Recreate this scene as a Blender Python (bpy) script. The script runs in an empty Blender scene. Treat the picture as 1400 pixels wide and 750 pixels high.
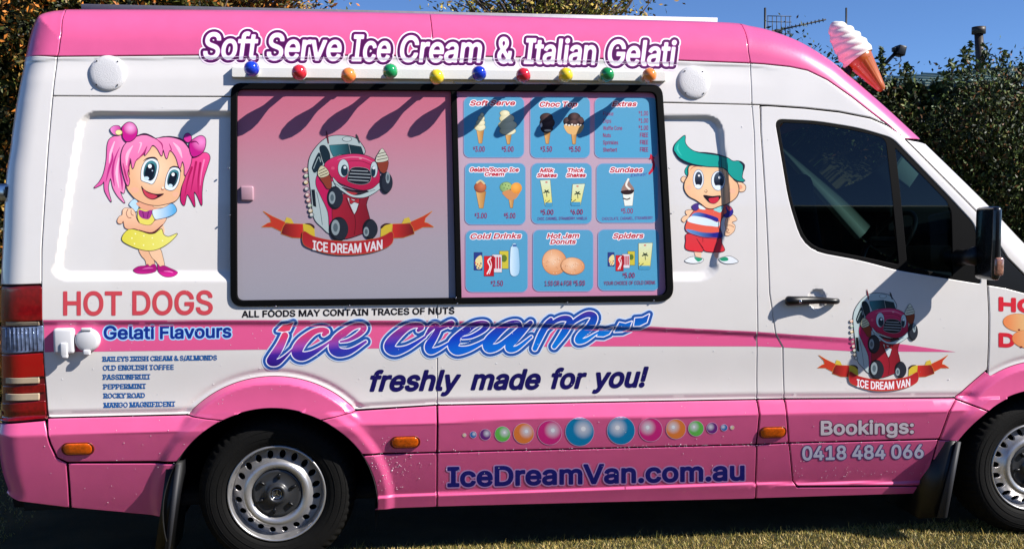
import bpy, bmesh, math, random
import numpy as np
from mathutils import Vector, Matrix
from mathutils.geometry import delaunay_2d_cdt
random.seed(7); rng = np.random.default_rng(7)
SC = bpy.context.scene
COL = SC.collection
# ------------------------------------------------------------ camera
F_PX = 1350.0; CAM_D = 4.46; CAM_H = 1.587
YAW = math.radians(7.5); PITCH = math.atan(75/F_PX)
CP = np.array([0.0, -CAM_D, CAM_H])
fwd = np.array([math.sin(YAW)*math.cos(PITCH), math.cos(YAW)*math.cos(PITCH), -math.sin(PITCH)])
rgt = np.array([math.cos(YAW), -math.sin(YAW), 0.0])
upv = np.cross(rgt, fwd)
cd = bpy.data.cameras.new('camera'); cam = bpy.data.objects.new('camera', cd); COL.objects.link(cam)
cd.sensor_width = 36; cd.lens = F_PX/1400*36; cd.clip_start = .05; cd.clip_end = 3000
cam.matrix_world = Matrix(((rgt[0], upv[0], -fwd[0], CP[0]), (rgt[1], upv[1], -fwd[1], CP[1]), (rgt[2], upv[2], -fwd[2], CP[2]), (0, 0, 0, 1)))
SC.camera = cam
# ------------------------------------------------------------ sky and sun
SUN = np.array([.75, -.37, .66]); SUN /= np.linalg.norm(SUN)          # towards the sun
w = bpy.data.worlds.new('World'); SC.world = w; w.use_nodes = True
nt = w.node_tree; bg = nt.nodes['Background']; bg.inputs['Strength'].default_value = .066
sk = nt.nodes.new('ShaderNodeTexSky'); sk.sky_type = 'NISHITA'; sk.sun_disc = False
sk.sun_elevation = math.asin(SUN[2]); sk.sun_rotation = math.atan2(SUN[0], SUN[1])
sk.altitude = 2500; sk.air_density = .9; sk.dust_density = .0; sk.ozone_density = 4
tint = nt.nodes.new('ShaderNodeVectorMath'); tint.operation = 'MULTIPLY'; tint.inputs[1].default_value = (.92, 1.12, 1.38)
nt.links.new(sk.outputs[0], tint.inputs[0]); nt.links.new(tint.outputs[0], bg.inputs[0])
sd = bpy.data.lights.new('sun', 'SUN'); so = bpy.data.objects.new('sun', sd); COL.objects.link(so)
sd.energy = 5.0; sd.angle = math.radians(.53); sd.color = (1, .955, .89)
so.rotation_euler = Vector(SUN).to_track_quat('Z', 'Y').to_euler(); so.location = (5, -5, 8)
vs = SC.view_settings; vs.view_transform = 'Standard'; vs.look = 'None'; vs.gamma = 1; vs.exposure = .71
# ------------------------------------------------------------ helpers
def lin(c):
    c = np.asarray(c, float)/255.0
    return np.where(c <= .04045, c/12.92, ((c+.055)/1.055)**2.4)
def mat(name, rgb, rough=.5, metal=0, coat=0, spec=.5, trans=0, ior=1.45, noise=0, nscale=40, bump=0, bscale=200, attr=False, emit=None, croug=.03, rvar=0):
    m = bpy.data.materials.new(name); m.use_nodes = True; t = m.node_tree; b = t.nodes['Principled BSDF']
    c = (*lin(rgb), 1)
    b.inputs['Base Color'].default_value = c; b.inputs['Roughness'].default_value = rough
    b.inputs['Metallic'].default_value = metal; b.inputs['Coat Weight'].default_value = coat
    b.inputs['Coat Roughness'].default_value = croug
    b.inputs['Specular IOR Level'].default_value = spec; b.inputs['Transmission Weight'].default_value = trans; b.inputs['IOR'].default_value = ior
    src = None
    tc = t.nodes.new('ShaderNodeTexCoord')
    if attr:
        a = t.nodes.new('ShaderNodeAttribute'); a.attribute_name = 'Col'; src = a.outputs['Color']
    if noise:
        n = t.nodes.new('ShaderNodeTexNoise'); n.inputs['Scale'].default_value = nscale; n.inputs['Detail'].default_value = 5
        t.links.new(tc.outputs['Object'], n.inputs['Vector'])
        r = t.nodes.new('ShaderNodeMapRange'); r.inputs['From Min'].default_value = .3; r.inputs['From Max'].default_value = .7
        r.inputs['To Min'].default_value = 1-noise; r.inputs['To Max'].default_value = 1+noise*.6
        t.links.new(n.outputs['Fac'], r.inputs['Value'])
        mx = t.nodes.new('ShaderNodeVectorMath'); mx.operation = 'SCALE'
        if src: t.links.new(src, mx.inputs[0])
        else: mx.inputs[0].default_value = c[:3]
        t.links.new(r.outputs['Result'], mx.inputs['Scale']); src = mx.outputs[0]
    if rvar:
        n2 = t.nodes.new('ShaderNodeTexNoise'); n2.inputs['Scale'].default_value = 3; n2.inputs['Detail'].default_value = 6
        t.links.new(tc.outputs['Object'], n2.inputs['Vector'])
        r2 = t.nodes.new('ShaderNodeMapRange'); r2.inputs['To Min'].default_value = max(0, rough-rvar); r2.inputs['To Max'].default_value = rough+rvar
        t.links.new(n2.outputs['Fac'], r2.inputs['Value']); t.links.new(r2.outputs['Result'], b.inputs['Roughness'])
    if src: t.links.new(src, b.inputs['Base Color'])
    if bump:
        n = t.nodes.new('ShaderNodeTexNoise'); n.inputs['Scale'].default_value = bscale; n.inputs['Detail'].default_value = 4
        t.links.new(tc.outputs['Object'], n.inputs['Vector'])
        bp = t.nodes.new('ShaderNodeBump'); bp.inputs['Strength'].default_value = bump; bp.inputs['Distance'].default_value = .01
        t.links.new(n.outputs['Fac'], bp.inputs['Height']); t.links.new(bp.outputs[0], b.inputs['Normal'])
    if emit:
        b.inputs['Emission Color'].default_value = (*lin(emit[0]), 1); b.inputs['Emission Strength'].default_value = emit[1]
    return m
def link(name, me, m=None, parent=None, label=None, cat=None, group=None, kind=None, loc=None):
    o = bpy.data.objects.new(name, me); COL.objects.link(o)
    if m is not None and me is not None: me.materials.append(m)
    if parent is not None: o.parent = parent
    if label: o['label'] = label
    if cat: o['category'] = cat
    if group: o['group'] = group
    if kind: o['kind'] = kind
    if loc is not None: o.location = loc
    return o
def thing(name, label, cat, loc=(0, 0, 0), group=None):
    return link(name, None, label=label, cat=cat, group=group, loc=loc)
def tri_mesh(name, V, T, N=None, C=None, smooth=True):
    V = np.asarray(V, np.float32); T = np.asarray(T, np.int32)
    me = bpy.data.meshes.new(name); nT, k = T.shape
    me.vertices.add(len(V)); me.vertices.foreach_set('co', V.ravel())
    me.loops.add(nT*k); me.loops.foreach_set('vertex_index', T.ravel())
    me.polygons.add(nT); me.polygons.foreach_set('loop_start', np.arange(0, nT*k, k, dtype=np.int32))
    me.polygons.foreach_set('loop_total', np.full(nT, k, np.int32))
    me.update(calc_edges=True)
    if smooth: me.polygons.foreach_set('use_smooth', np.ones(nT, bool))
    if C is not None:
        a = me.color_attributes.new('Col', 'FLOAT_COLOR', 'POINT')
        C = np.asarray(C, np.float32)
        if C.shape[1] == 3: C = np.hstack([C, np.ones((len(C), 1), np.float32)])
        a.data.foreach_set('color', C.ravel())
    if N is not None: me.normals_split_custom_set_from_vertices(np.asarray(N, np.float32))
    return me
def join(ms):
    """ms: list of (V,T[,C]) -> merged"""
    Vs, Ts, Cs, o = [], [], [], 0
    for q in ms:
        Vs.append(np.asarray(q[0], float)); Ts.append(np.asarray(q[1])+o); o += len(q[0])
        if len(q) > 2: Cs.append(q[2])
    return (np.vstack(Vs), np.vstack(Ts)) + ((np.vstack(Cs),) if Cs else ())
def box(c, s, rot=None):
    v = np.array([[x, y, z] for x in (-.5, .5) for y in (-.5, .5) for z in (-.5, .5)])*np.array(s)
    if rot is not None: v = v @ np.array(rot).T
    q = np.array([[0, 1, 3, 2], [4, 6, 7, 5], [0, 4, 5, 1], [2, 3, 7, 6], [0, 2, 6, 4], [1, 5, 7, 3]])
    return v+np.array(c), q
def rbox(name, c, s, r, m, parent, seg=3, rot=None):
    bm = bmesh.new(); bmesh.ops.create_cube(bm, size=1)
    for v in bm.verts: v.co = Vector((v.co.x*s[0], v.co.y*s[1], v.co.z*s[2]))
    bmesh.ops.bevel(bm, geom=bm.edges[:], offset=r, segments=seg, profile=.5, affect='EDGES')
    if rot is not None: bmesh.ops.rotate(bm, verts=bm.verts, cent=(0, 0, 0), matrix=rot)
    bmesh.ops.translate(bm, verts=bm.verts, vec=c)
    me = bpy.data.meshes.new(name); bm.to_mesh(me); bm.free()
    for p in me.polygons: p.use_smooth = True
    return link(name, me, m, parent)
def tube(path, rad, n=10, cap=True):
    P = np.asarray(path, float); rad = np.broadcast_to(np.asarray(rad, float), (len(P),))
    T = np.gradient(P, axis=0); T /= np.linalg.norm(T, axis=1)[:, None]+1e-12
    up = np.array([0, 0, 1.]) if abs(T[0][2]) < .9 else np.array([1., 0, 0])
    V = []
    for p, t, r in zip(P, T, rad):
        a = np.cross(up, t); a /= np.linalg.norm(a)+1e-12; b = np.cross(t, a)
        th = np.arange(n)*2*math.pi/n
        V.append(p + r*(np.cos(th)[:, None]*a + np.sin(th)[:, None]*b))
    V = np.vstack(V); Q = []
    for i in range(len(P)-1):
        for j in range(n):
            Q.append([i*n+j, i*n+(j+1) % n, (i+1)*n+(j+1) % n, (i+1)*n+j])
    if cap:
        for base, s in ((0, -1), ((len(P)-1)*n, 1)):
            c = len(V); V = np.vstack([V, V[base:base+n].mean(0)])
            for j in range(n):
                a, b = base+j, base+(j+1) % n
                Q.append([c, b, a, a] if s < 0 else [c, a, b, b])
    return V, np.array(Q)
def tris(Q):
    Q = np.asarray(Q); a = Q[:, [0, 1, 2]]; b = Q[:, [0, 2, 3]]
    b = b[(b[:, 1] != b[:, 2]) & (b[:, 0] != b[:, 2])]; return np.vstack([a, b])
def lathe(prof, n=48, axis='y'):
    """prof: list of (radius, depth); axis y (depth along +y)"""
    P = np.asarray(prof, float); th = np.arange(n)*2*math.pi/n
    V = np.stack([P[:, None, 0]*np.cos(th), np.repeat(P[:, 1:2], n, 1), P[:, None, 0]*np.sin(th)], -1).reshape(-1, 3)
    if axis == 'z': V = V[:, [0, 2, 1]]*np.array([1, 1, 1])
    i = np.arange(len(P)-1)[:, None]*n; j = np.arange(n)[None]; k = (j+1) % n
    Q = np.stack([i+j, i+k, i+n+k, i+n+j], -1).reshape(-1, 4)
    if axis == 'z': Q = Q[:, ::-1]
    for ri in (0, len(P)-1):
        if P[ri, 0] < 1e-6:      # close the pole with one shared vertex
            m0 = (Q >= ri*n) & (Q < (ri+1)*n); Q = np.where(m0, ri*n, Q)
    Q = np.array([([a, b, c, c] if c == d else [a, c, d, d] if a == b else [a, b, d, d] if b == c else [b, c, d, d] if a == d else [a, b, c, d]) for a, b, c, d in Q])
    return V, Q
def qobj(name, VQ, m, parent=None, smooth=True, off=(0, 0, 0), **kw):
    V, Q = VQ[0], VQ[1]
    me = tri_mesh(name, np.asarray(V)+np.array(off), tris(Q) if Q.shape[1] == 4 else Q, C=VQ[2] if len(VQ) > 2 else None, smooth=smooth)
    return link(name, me, m, parent, **kw)
def ico(c, r, sub=2):
    bm = bmesh.new(); bmesh.ops.create_icosphere(bm, subdivisions=sub, radius=1)
    V = np.array([v.co[:] for v in bm.verts]); T = np.array([[v.index for v in f.verts] for f in bm.faces]); bm.free()
    return V*np.array(r)+np.array(c), T
# ------------------------------------------------------------ photo measuring: pixel (1400x750) -> point on a surface y=f(x,z)
def rays(px):
    px = np.atleast_2d(np.asarray(px, float))
    d = fwd[None]*F_PX + rgt[None]*(px[:, :1]-700) - upv[None]*(px[:, 1:2]-375)
    return d
def onsurf(px, f, it=14, damp=1.0):
    d = rays(px); y = np.zeros(len(d))
    for _ in range(it):
        t = (y-CP[1])/d[:, 1]; x = CP[0]+t*d[:, 0]; z = CP[2]+t*d[:, 2]
        y = y + damp*(f(x, z)-y)
    t = (y-CP[1])/d[:, 1]
    return np.stack([CP[0]+t*d[:, 0], CP[2]+t*d[:, 2]], 1)
def at(px, y):
    """3-D point seen at pixel px on the plane of depth y"""
    q = onsurf([px], lambda x, z: np.full_like(x, y), 2)[0]; return np.array([q[0], y, q[1]])
def flat(pts, y=0): return onsurf(pts, lambda x, z: np.full_like(x, y), 2)
# ------------------------------------------------------------ 2-D polygon tools
def seg_dist(P, loops, closed=True, ret_t=False):
    A = []; B = []
    for L in loops:
        L = np.asarray(L); A.append(L if closed else L[:-1]); B.append(np.roll(L, -1, 0) if closed else L[1:])
    A = np.vstack(A); B = np.vstack(B); D = B-A; dd = (D**2).sum(1)+1e-18
    out = np.empty(len(P)); idx = np.empty(len(P), int); tt = np.empty(len(P)); ch = max(1, int(3e6//len(A)))
    for s in range(0, len(P), ch):
        p = P[s:s+ch]
        w0 = p[:, None, 0]-A[None, :, 0]; w1 = p[:, None, 1]-A[None, :, 1]
        t = np.clip((w0*D[:, 0]+w1*D[:, 1])/dd, 0, 1)
        e = (w0-t*D[:, 0])**2+(w1-t*D[:, 1])**2
        k = e.argmin(1); r = np.arange(len(p)); out[s:s+ch] = np.sqrt(e[r, k]); idx[s:s+ch] = k; tt[s:s+ch] = t[r, k]
    return (out, idx, tt) if ret_t else out
def inside(P, loops):
    c = np.zeros(len(P), bool)
    for L in loops:
        L = np.asarray(L); A = L; B = np.roll(L, -1, 0); ch = max(1, int(4e6//len(A)))
        for s in range(0, len(P), ch):
            p = P[s:s+ch]; y = p[:, 1:2]; x = p[:, :1]
            cond = (A[None, :, 1] > y) != (B[None, :, 1] > y)
            with np.errstate(divide='ignore', invalid='ignore'):
                xi = (B[:, 0]-A[:, 0])*(y-A[:, 1])/(B[:, 1]-A[:, 1]+1e-30)+A[:, 0]
            c[s:s+ch] ^= ((cond & (x < xi)).sum(1) % 2).astype(bool)
    return c
def wound(P, loops):
    '''inside by non-zero winding (glyph outlines may cross themselves)'''
    c = np.zeros(len(P), int); A = np.vstack(loops); B = np.vstack([np.roll(L, -1, 0) for L in loops]); ch = max(1, int(4e6//len(A)))
    for s in range(0, len(P), ch):
        p = P[s:s+ch]; y = p[:, 1:2]; x = p[:, :1]; up_ = (A[None, :, 1] <= y) & (B[None, :, 1] > y); dn = (A[None, :, 1] > y) & (B[None, :, 1] <= y)
        xi = (B[:, 0]-A[:, 0])*(y-A[:, 1])/(B[:, 1]-A[:, 1]+1e-30)+A[:, 0]; r = x < xi
        c[s:s+ch] = (up_ & r).sum(1)-(dn & r).sum(1)
    return c != 0
def sdf(P, loops):
    d = seg_dist(P, loops); return np.where(inside(P, loops), -d, d)
def resample(L, step, closed=True):
    L = np.asarray(L, float); out = []
    n = len(L) if closed else len(L)-1
    for i in range(n):
        a, b = L[i], L[(i+1) % len(L)]; k = max(1, int(math.ceil(np.linalg.norm(b-a)/step)))
        for j in range(k): out.append(a+(b-a)*j/k)
    if not closed: out.append(L[-1])
    return np.array(out)
def area(L): x, y = L[:, 0], L[:, 1]; return .5*np.sum(x*np.roll(y, -1)-np.roll(x, -1)*y)
def inset(L, d):
    L = np.asarray(L); s = 1 if area(L) > 0 else -1
    e = np.roll(L, -1, 0)-L; e /= np.linalg.norm(e, axis=1)[:, None]+1e-12
    n = np.stack([-e[:, 1], e[:, 0]], 1)*s; m = n+np.roll(n, 1, 0)
    q = (m*m).sum(1)[:, None]; m = m/np.maximum(q, .6)*2
    return L+m*d, m
def spline(P, n=8, closed=True):
    """Catmull-Rom through 2-D points"""
    P = np.asarray(P, float); N = len(P)
    out = []
    rngi = range(N) if closed else range(N-1)
    for i in rngi:
        if closed: p0, p1, p2, p3 = P[(i-1) % N], P[i], P[(i+1) % N], P[(i+2) % N]
        else: p0, p1, p2, p3 = P[max(i-1, 0)], P[i], P[i+1], P[min(i+2, N-1)]
        for t in np.arange(n)/n:
            out.append(.5*((2*p1)+(-p0+p2)*t+(2*p0-5*p1+4*p2-p3)*t*t+(-p0+3*p1-3*p2+p3)*t**3))
    if not closed: out.append(P[-1])
    return np.array(out)
def rrect(x0, y0, x1, y1, r, n=6):
    P = []
    for cx, cy, a in ((x1-r, y1-r, 0), (x0+r, y1-r, 90), (x0+r, y0+r, 180), (x1-r, y0+r, 270)):
        for k in range(n+1):
            t = math.radians(a+90*k/n); P.append((cx+r*math.cos(t), cy+r*math.sin(t)))
    return np.array(P)
def rquad(Q, r, n=6):
    """rounded polygon with corner radii r"""
    Q = np.asarray(Q, float); N = len(Q); r = np.broadcast_to(r, (N,)); P = []
    for i in range(N):
        a, b, c = Q[i-1], Q[i], Q[(i+1) % N]; u = a-b; v = c-b; u /= np.linalg.norm(u); v /= np.linalg.norm(v)
        p, q = b+u*r[i], b+v*r[i]
        for k in range(n+1):
            t = k/n; P.append((1-t)**2*p+2*t*(1-t)*b+t*t*q)
    return np.array(P)
def sm(t): t = np.clip(t, 0, 1); return t*t*(3-2*t)
# ------------------------------------------------------------ the van's side as a surface y=S(x,z); y=0 is its widest plane, +y goes into the van
BZ = np.array([-.1, .25, .35, .5, .66, .8, 1.0, 1.2, 1.45, 1.7, 2.0, 2.3, 2.45, 2.7, 3.2])
BY = np.array([.07, .05, .036, .022, .016, .018, .004, 0, .008, .024, .052, .088, .112, .160, .3])
def cub(x, X, Y):
    m = np.gradient(Y, X); i = np.clip(np.searchsorted(X, x)-1, 0, len(X)-2); h = X[i+1]-X[i]; t = np.clip((x-X[i])/h, 0, 1)
    return (2*t**3-3*t**2+1)*Y[i]+(t**3-2*t**2+t)*h*m[i]+(-2*t**3+3*t**2)*Y[i+1]+(t**3-t**2)*h*m[i+1]
def base(x, z): return cub(z, BZ, BY)
# outline (silhouette) of the side: photo-measured part plus the front end outside the frame
OPX = [(8, 668, .15), (3, 640, .15), (2, 600, .15), (3, 575, .15), (3, 480, .14), (4, 390, .14), (7, 330, .15), (11, 248, .17), (17, 205, .18), (20, 180, .19), (26, 140, .2), (33, 103, .22), (38, 79, .23), (42, 60, .25), (47, 43, .27),
       (53, 29, .29), (61, 21.5, .31), (75, 17.3, .32), (91, 15.5, .32), (120, 14.5, .32), (350, 15.5, .32), (560, 19.5, .32), (700, 23.5, .32), (800, 26.5, .32), (980, 31.5, .32), (1020, 36.5, .31), (1050, 43.5, .30), (1088, 58, .28),
       (1126, 81, .26), (1151, 101, .25), (1182, 127, .23), (1215, 156, .21), (1250, 188, .19), (1341, 277, .17), (1400, 338, .16)]
o_meas = np.vstack([flat([(p[0], p[1])], p[2]) for p in OPX])
o_front = np.array([(3.42, 1.33), (3.75, 1.2), (3.98, 1.05), (4.1, .85), (4.16, .6), (4.14, .35), (4.08, .24)])
OUTL = spline(np.vstack([o_meas, o_front]), 6, False)
OUTL = resample(OUTL, .03, False)
OR = np.interp(np.arange(len(OUTL)), [0, len(OUTL)], [0, 0])
oy = OUTL[:, 1]; ox = OUTL[:, 0]
# edge radius along the outline
rad_o = np.interp(np.arange(len(OUTL)), [0, 1], [0, 0])
_m = np.array([((OUTL-q)**2).sum(1).argmin() for q in o_meas]); _r = np.array([p[2] for p in OPX])-base(o_meas[:, 0], o_meas[:, 1])
rad_o = np.maximum(np.interp(np.arange(len(OUTL)), _m, _r), .1)
CLOSE = np.vstack([OUTL, [[4.0, .22], [-1.66, .22]]])
def offset_open(L, d):
    e = np.gradient(L, axis=0); e /= np.linalg.norm(e, axis=1)[:, None]; return L+np.stack([e[:, 1], -e[:, 0]], 1)*d
CLOSE_I = np.vstack([offset_open(OUTL, .0004), [[4.0, .0], [-1.66, .0]]])
class Grid:
    '''bilinear table of a function of (x,z)'''
    def __init__(s, f, x0, x1, z0, z1, h):
        s.x0, s.z0, s.h = x0, z0, h; gx = np.arange(x0, x1+h, h); gz = np.arange(z0, z1+h, h); X, Z = np.meshgrid(gx, gz, indexing='ij'); s.v = f(X.ravel(), Z.ravel()).reshape(X.shape)
    def __call__(s, x, z):
        a = np.clip((np.asarray(x, float)-s.x0)/s.h, 0, s.v.shape[0]-1.001); b = np.clip((np.asarray(z, float)-s.z0)/s.h, 0, s.v.shape[1]-1.001)
        i = a.astype(int); j = b.astype(int); a = a-i; b = b-j; v = s.v
        return (v[i, j]*(1-a)+v[i+1, j]*a)*(1-b)+(v[i, j+1]*(1-a)+v[i+1, j+1]*a)*b
_cd = Grid(lambda x, z: seg_dist(np.stack([x, z], 1), [OUTL], False), -2.2, 4.6, -.2, 3.0, .05)
def rounding(x, z):
    P = np.stack([np.ravel(x), np.ravel(z)], 1); y = np.zeros(len(P))
    near = _cd(P[:, 0], P[:, 1]) < .33
    if near.any():
        q = P[near]; d, k, t = seg_dist(q, [OUTL], False, True)
        r = rad_o[k]*(1-t)+rad_o[np.minimum(k+1, len(rad_o)-1)]*t
        ins = inside(q, [CLOSE]); d = np.where(ins, d, 0)
        u = np.clip(1-d/r, 0, 1)
        y[near] = r*(1-np.sqrt(np.maximum(1-u**2.3, 0)))
    return y.reshape(np.shape(x))
def zline(px): q = flat(px, 0); return q[:, 0], q[:, 1]
TL = zline([(0, 437), (57, 437), (350, 437), (600, 438), (760, 441), (887, 446), (1035, 453), (1161, 462), (1307, 480), (1400, 495)])
L1 = zline([(0, 573), (68, 570), (258, 566), (484, 560), (600, 553), (1035, 545.5), (1307, 543), (1400, 543)])
CR = zline([(0, 596), (60, 594), (253, 587), (490, 579), (600, 577), (700, 572), (1030, 566), (1290, 560), (1400, 558)])
SL = zline([(0, 790), (480, 790), (505, 686), (1030, 669), (1262, 665.5), (1400, 660)])
PW = zline([(0, 80), (36, 79), (78, 76.5), (350, 74.5), (660, 77), (920, 82), (1040, 87), (1100, 95), (1131, 109), (1164, 132), (1192, 154), (1215, 171), (1260, 200)])
REC1 = rquad(flat([(112, 158), (345, 158), (345, 369), (84, 369)], .02), [.06, .02, .02, .04])
REC2 = rquad(flat([(890, 163), (985, 163), (993, 290), (968, 370), (890, 370)], .02), [.02, .06, .10, .06, .02])
_h = flat([(1117, 409)], .0)[0]; RECH = np.array([(_h[0]+.036*math.cos(t), _h[1]+.040*math.sin(t)) for t in np.arange(32)*math.pi/16])
RWX, FWX = flat([(378, 680)], .05)[0][0], flat([(1413, 655)], .05)[0][0]
ARC_R = {}
c1 = flat([(373, 666)], 0)[0]; c2 = flat([(371, 700)], 0)[0]
kz = 306/1.0
RO, RI = 152/306, 144/306
ro_c = np.array([c1[0], c1[1]]); ri_c = np.array([c2[0], c2[1]])
dxf = FWX-RWX
fo_c = ro_c+[dxf, 0]; fi_c = ri_c+[dxf, 0]
def features(x, z):
    y = np.zeros_like(x)
    fade = sm((2.78-x)/1.2)
    y += .011*fade*(1-sm((z-(np.interp(x, *TL)-.030))/.030))
    z1 = np.interp(x, *L1); zc = np.interp(x, *CR)
    lw = 1-sm((z-(z1-.012))/.012)
    y += .008*sm((z1+.03-z)/.03)*(z > z1-.02)*1.0
    y += -.018*lw - .026*np.clip((z1-z)/(z1-zc), 0, 1)+.008*(z <= z1-.02)
    y += .27*np.maximum(0, zc-z)*sm((zc-z)/.01)
    zs = np.interp(x, *SL)
    y += -.014*(1-sm((z-(zs-.008))/.012))*(z > .1)
    zp = np.interp(x, *PW)
    y += .0045*sm((zp+.006-z)/.014)*sm((z-(zp-.10))/.085)*sm((1.95-x)/.3)
    for R, dep in ((REC1, .024), (REC2, .020), (RECH, .016)):
        P = np.stack([np.ravel(x), np.ravel(z)], 1)
        bb = (P[:, 0] > R[:, 0].min()-.06) & (P[:, 0] < R[:, 0].max()+.06) & (P[:, 1] > R[:, 1].min()-.08) & (P[:, 1] < R[:, 1].max()+.06)
        if bb.any():
            d = np.full(len(P), 9.); d[bb] = sdf(P[bb], [R])
            wd = .026+.026*sm((R[:, 1].min()+.05-P[:, 1])/.05) if R is not RECH else .012
            y += (dep*(1-sm(d/wd))).reshape(x.shape)
    for c, R in ((ro_c, RO), (fo_c, RO)):
        rr = np.hypot(x-c[0], z-c[1]); a = (1-sm((rr-(R-.030))/.034))*sm((z-(z1-.13))/.11)
        y = y*(1-a)-.026*a + .006*np.exp(-((rr-R-.018)/.014)**2)*(z > z1)
    # ridge beside the arches on the lower cladding
    for c in (ri_c, fi_c):
        rr = np.hypot(x-c[0], z-c[1])
        y += -.016*(1-sm((rr-(RI+.035))/.05))*(z < z1)
    return y
def S(x, z):
    x = np.asarray(x, float); z = np.asarray(z, float)
    return base(x, z)+rounding(x, z)+features(x, z)
def normals(f, x, z, h=.0015):
    gx = (f(x+h, z)-f(x-h, z))/(2*h); gz = (f(x, z+h)-f(x, z-h))/(2*h)
    gx = np.clip(gx, -6, 6); gz = np.clip(gz, -6, 6)
    N = np.stack([gx, -np.ones_like(gx), gz], 1); return N/np.linalg.norm(N, axis=1)[:, None]
def P(px, f=None):
    """photo pixels -> (x,z) on the van side"""
    return onsurf(px, f or S, 16, .7)
def surf_mesh(loops, f, rim=.010, gap=.002, fine=.009, coarse=3, bl=.014, off=0.0, bev=.0045, clip=False, cuts=()):
    loops = [np.asarray(L, float) for L in loops]
    loops = [resample(L, bl) for L in loops]
    V2, E, Y, NN, kindv = [], [], [], [], []
    gaps = (gap, gap+.0009, gap+bev) if rim else (gap,)
    last = []
    for li, L in enumerate(loops):
        sgn = 1 if li == 0 else -1
        for gi, g in enumerate(gaps):
            Q, m = inset(L, g*sgn); b = len(V2); n = len(Q)
            V2 += list(Q); kindv += [gi]*n
            mm = -m*sgn/ (np.linalg.norm(m, axis=1)[:, None]+1e-9); NN += list(mm)
            if gi in (0, len(gaps)-1): E += [(b+i, b+(i+1) % n) for i in range(n)]
            if gi == len(gaps)-1: last.append(Q)
    outer0 = [inset(L, gaps[0]*(1 if i == 0 else -1))[0] for i, L in enumerate(loops)]
    lo = loops[0].min(0); hi = loops[0].max(0)
    gx = np.arange(lo[0]+fine*.5, hi[0], fine); gz = np.arange(lo[1]+fine*.5, hi[1], fine)
    if len(gx) and len(gz):
        X, Z = np.meshgrid(gx, gz, indexing='ij')
        s = f(X, Z)
        k = np.zeros_like(s)
        if s.shape[0] > 2: k[1:-1] += abs(s[2:]+s[:-2]-2*s[1:-1])
        if s.shape[1] > 2: k[:, 1:-1] += abs(s[:, 2:]+s[:, :-2]-2*s[:, 1:-1])
        I, J = np.meshgrid(np.arange(len(gx)), np.arange(len(gz)), indexing='ij')
        keep = (k > 6e-5) | ((I % coarse == 0) & (J % coarse == 0))
        G = np.stack([X[keep], Z[keep]], 1)+rng.uniform(-1e-4, 1e-4, (keep.sum(), 2))
        G = G[inside(G, last)]
        if len(G): G = G[seg_dist(G, last) > fine*.45]
    else: G = np.zeros((0, 2))
    nb = len(V2); V2 = np.vstack([np.array(V2), G]) if len(G) else np.array(V2)
    if clip:
        for dd in (.0004, .003, .008, .016):
            q = offset_open(OUTL, dd); bb = (q[:, 0] > lo[0]-.1) & (q[:, 0] < hi[0]+.1) & (q[:, 1] > lo[1]-.1) & (q[:, 1] < hi[1]+.1)
            if bb.sum() < 2: continue
            i0 = len(V2); ii = np.where(bb)[0]; V2 = np.vstack([V2, q[bb]])
            E += [(i0+k, i0+k+1) for k in range(len(ii)-1) if ii[k+1] == ii[k]+1]
    for c_ in cuts:
        c_ = resample(c_, bl); i0 = len(V2); V2 = np.vstack([V2, c_]); E += [(i0+k, i0+(k+1) % len(c_)) for k in range(len(c_))]
    res = delaunay_2d_cdt([Vector(v) for v in V2], E, [], 0, 1e-7)
    v2 = np.array([v[:] for v in res[0]]); T = np.array([t for t in res[2] if len(t) == 3])
    cen = v2[T].mean(1); T = T[inside(cen, outer0) & (inside(cen, [CLOSE_I]) if clip else True) & (~inside(cen, list(cuts)) if cuts else True)]
    orig = np.array([o[0] if len(o) else -1 for o in res[3]])
    a, b, c = v2[T[:, 0]], v2[T[:, 1]], v2[T[:, 2]]
    ar = (b[:, 0]-a[:, 0])*(c[:, 1]-a[:, 1])-(b[:, 1]-a[:, 1])*(c[:, 0]-a[:, 0])
    T = np.where((ar < 0)[:, None], T[:, ::-1], T)          # faces -y
    x, z = v2[:, 0], v2[:, 1]; y = f(x, z)-off; N = normals(f, x, z)
    if rim:
        kv = np.full(len(v2), 9); nv = np.zeros((len(v2), 2)); ok = (orig >= 0) & (orig < nb)
        kv[ok] = np.array(kindv)[orig[ok]]; nv[ok] = np.array(NN)[orig[ok]]
        y = y+np.where(kv == 0, rim, np.where(kv == 1, .0022, 0))
        o3 = np.stack([nv[:, 0], np.zeros(len(nv)), nv[:, 1]], 1)
        N = np.where((kv == 0)[:, None], o3+N*.15, np.where((kv == 1)[:, None], o3*.9+N, N))
        N /= np.linalg.norm(N, axis=1)[:, None]
    return np.stack([x, y, z], 1), T, N
def panel(name, loops, m, parent, f=None, label=None, **kw):
    V, T, N = surf_mesh(loops, f or S, **kw)
    return link(name, tri_mesh(name, V, T, N), m, parent, label=label)
SF = Grid(S, -1.85, 3.7, .18, 2.7, .0035)
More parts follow.
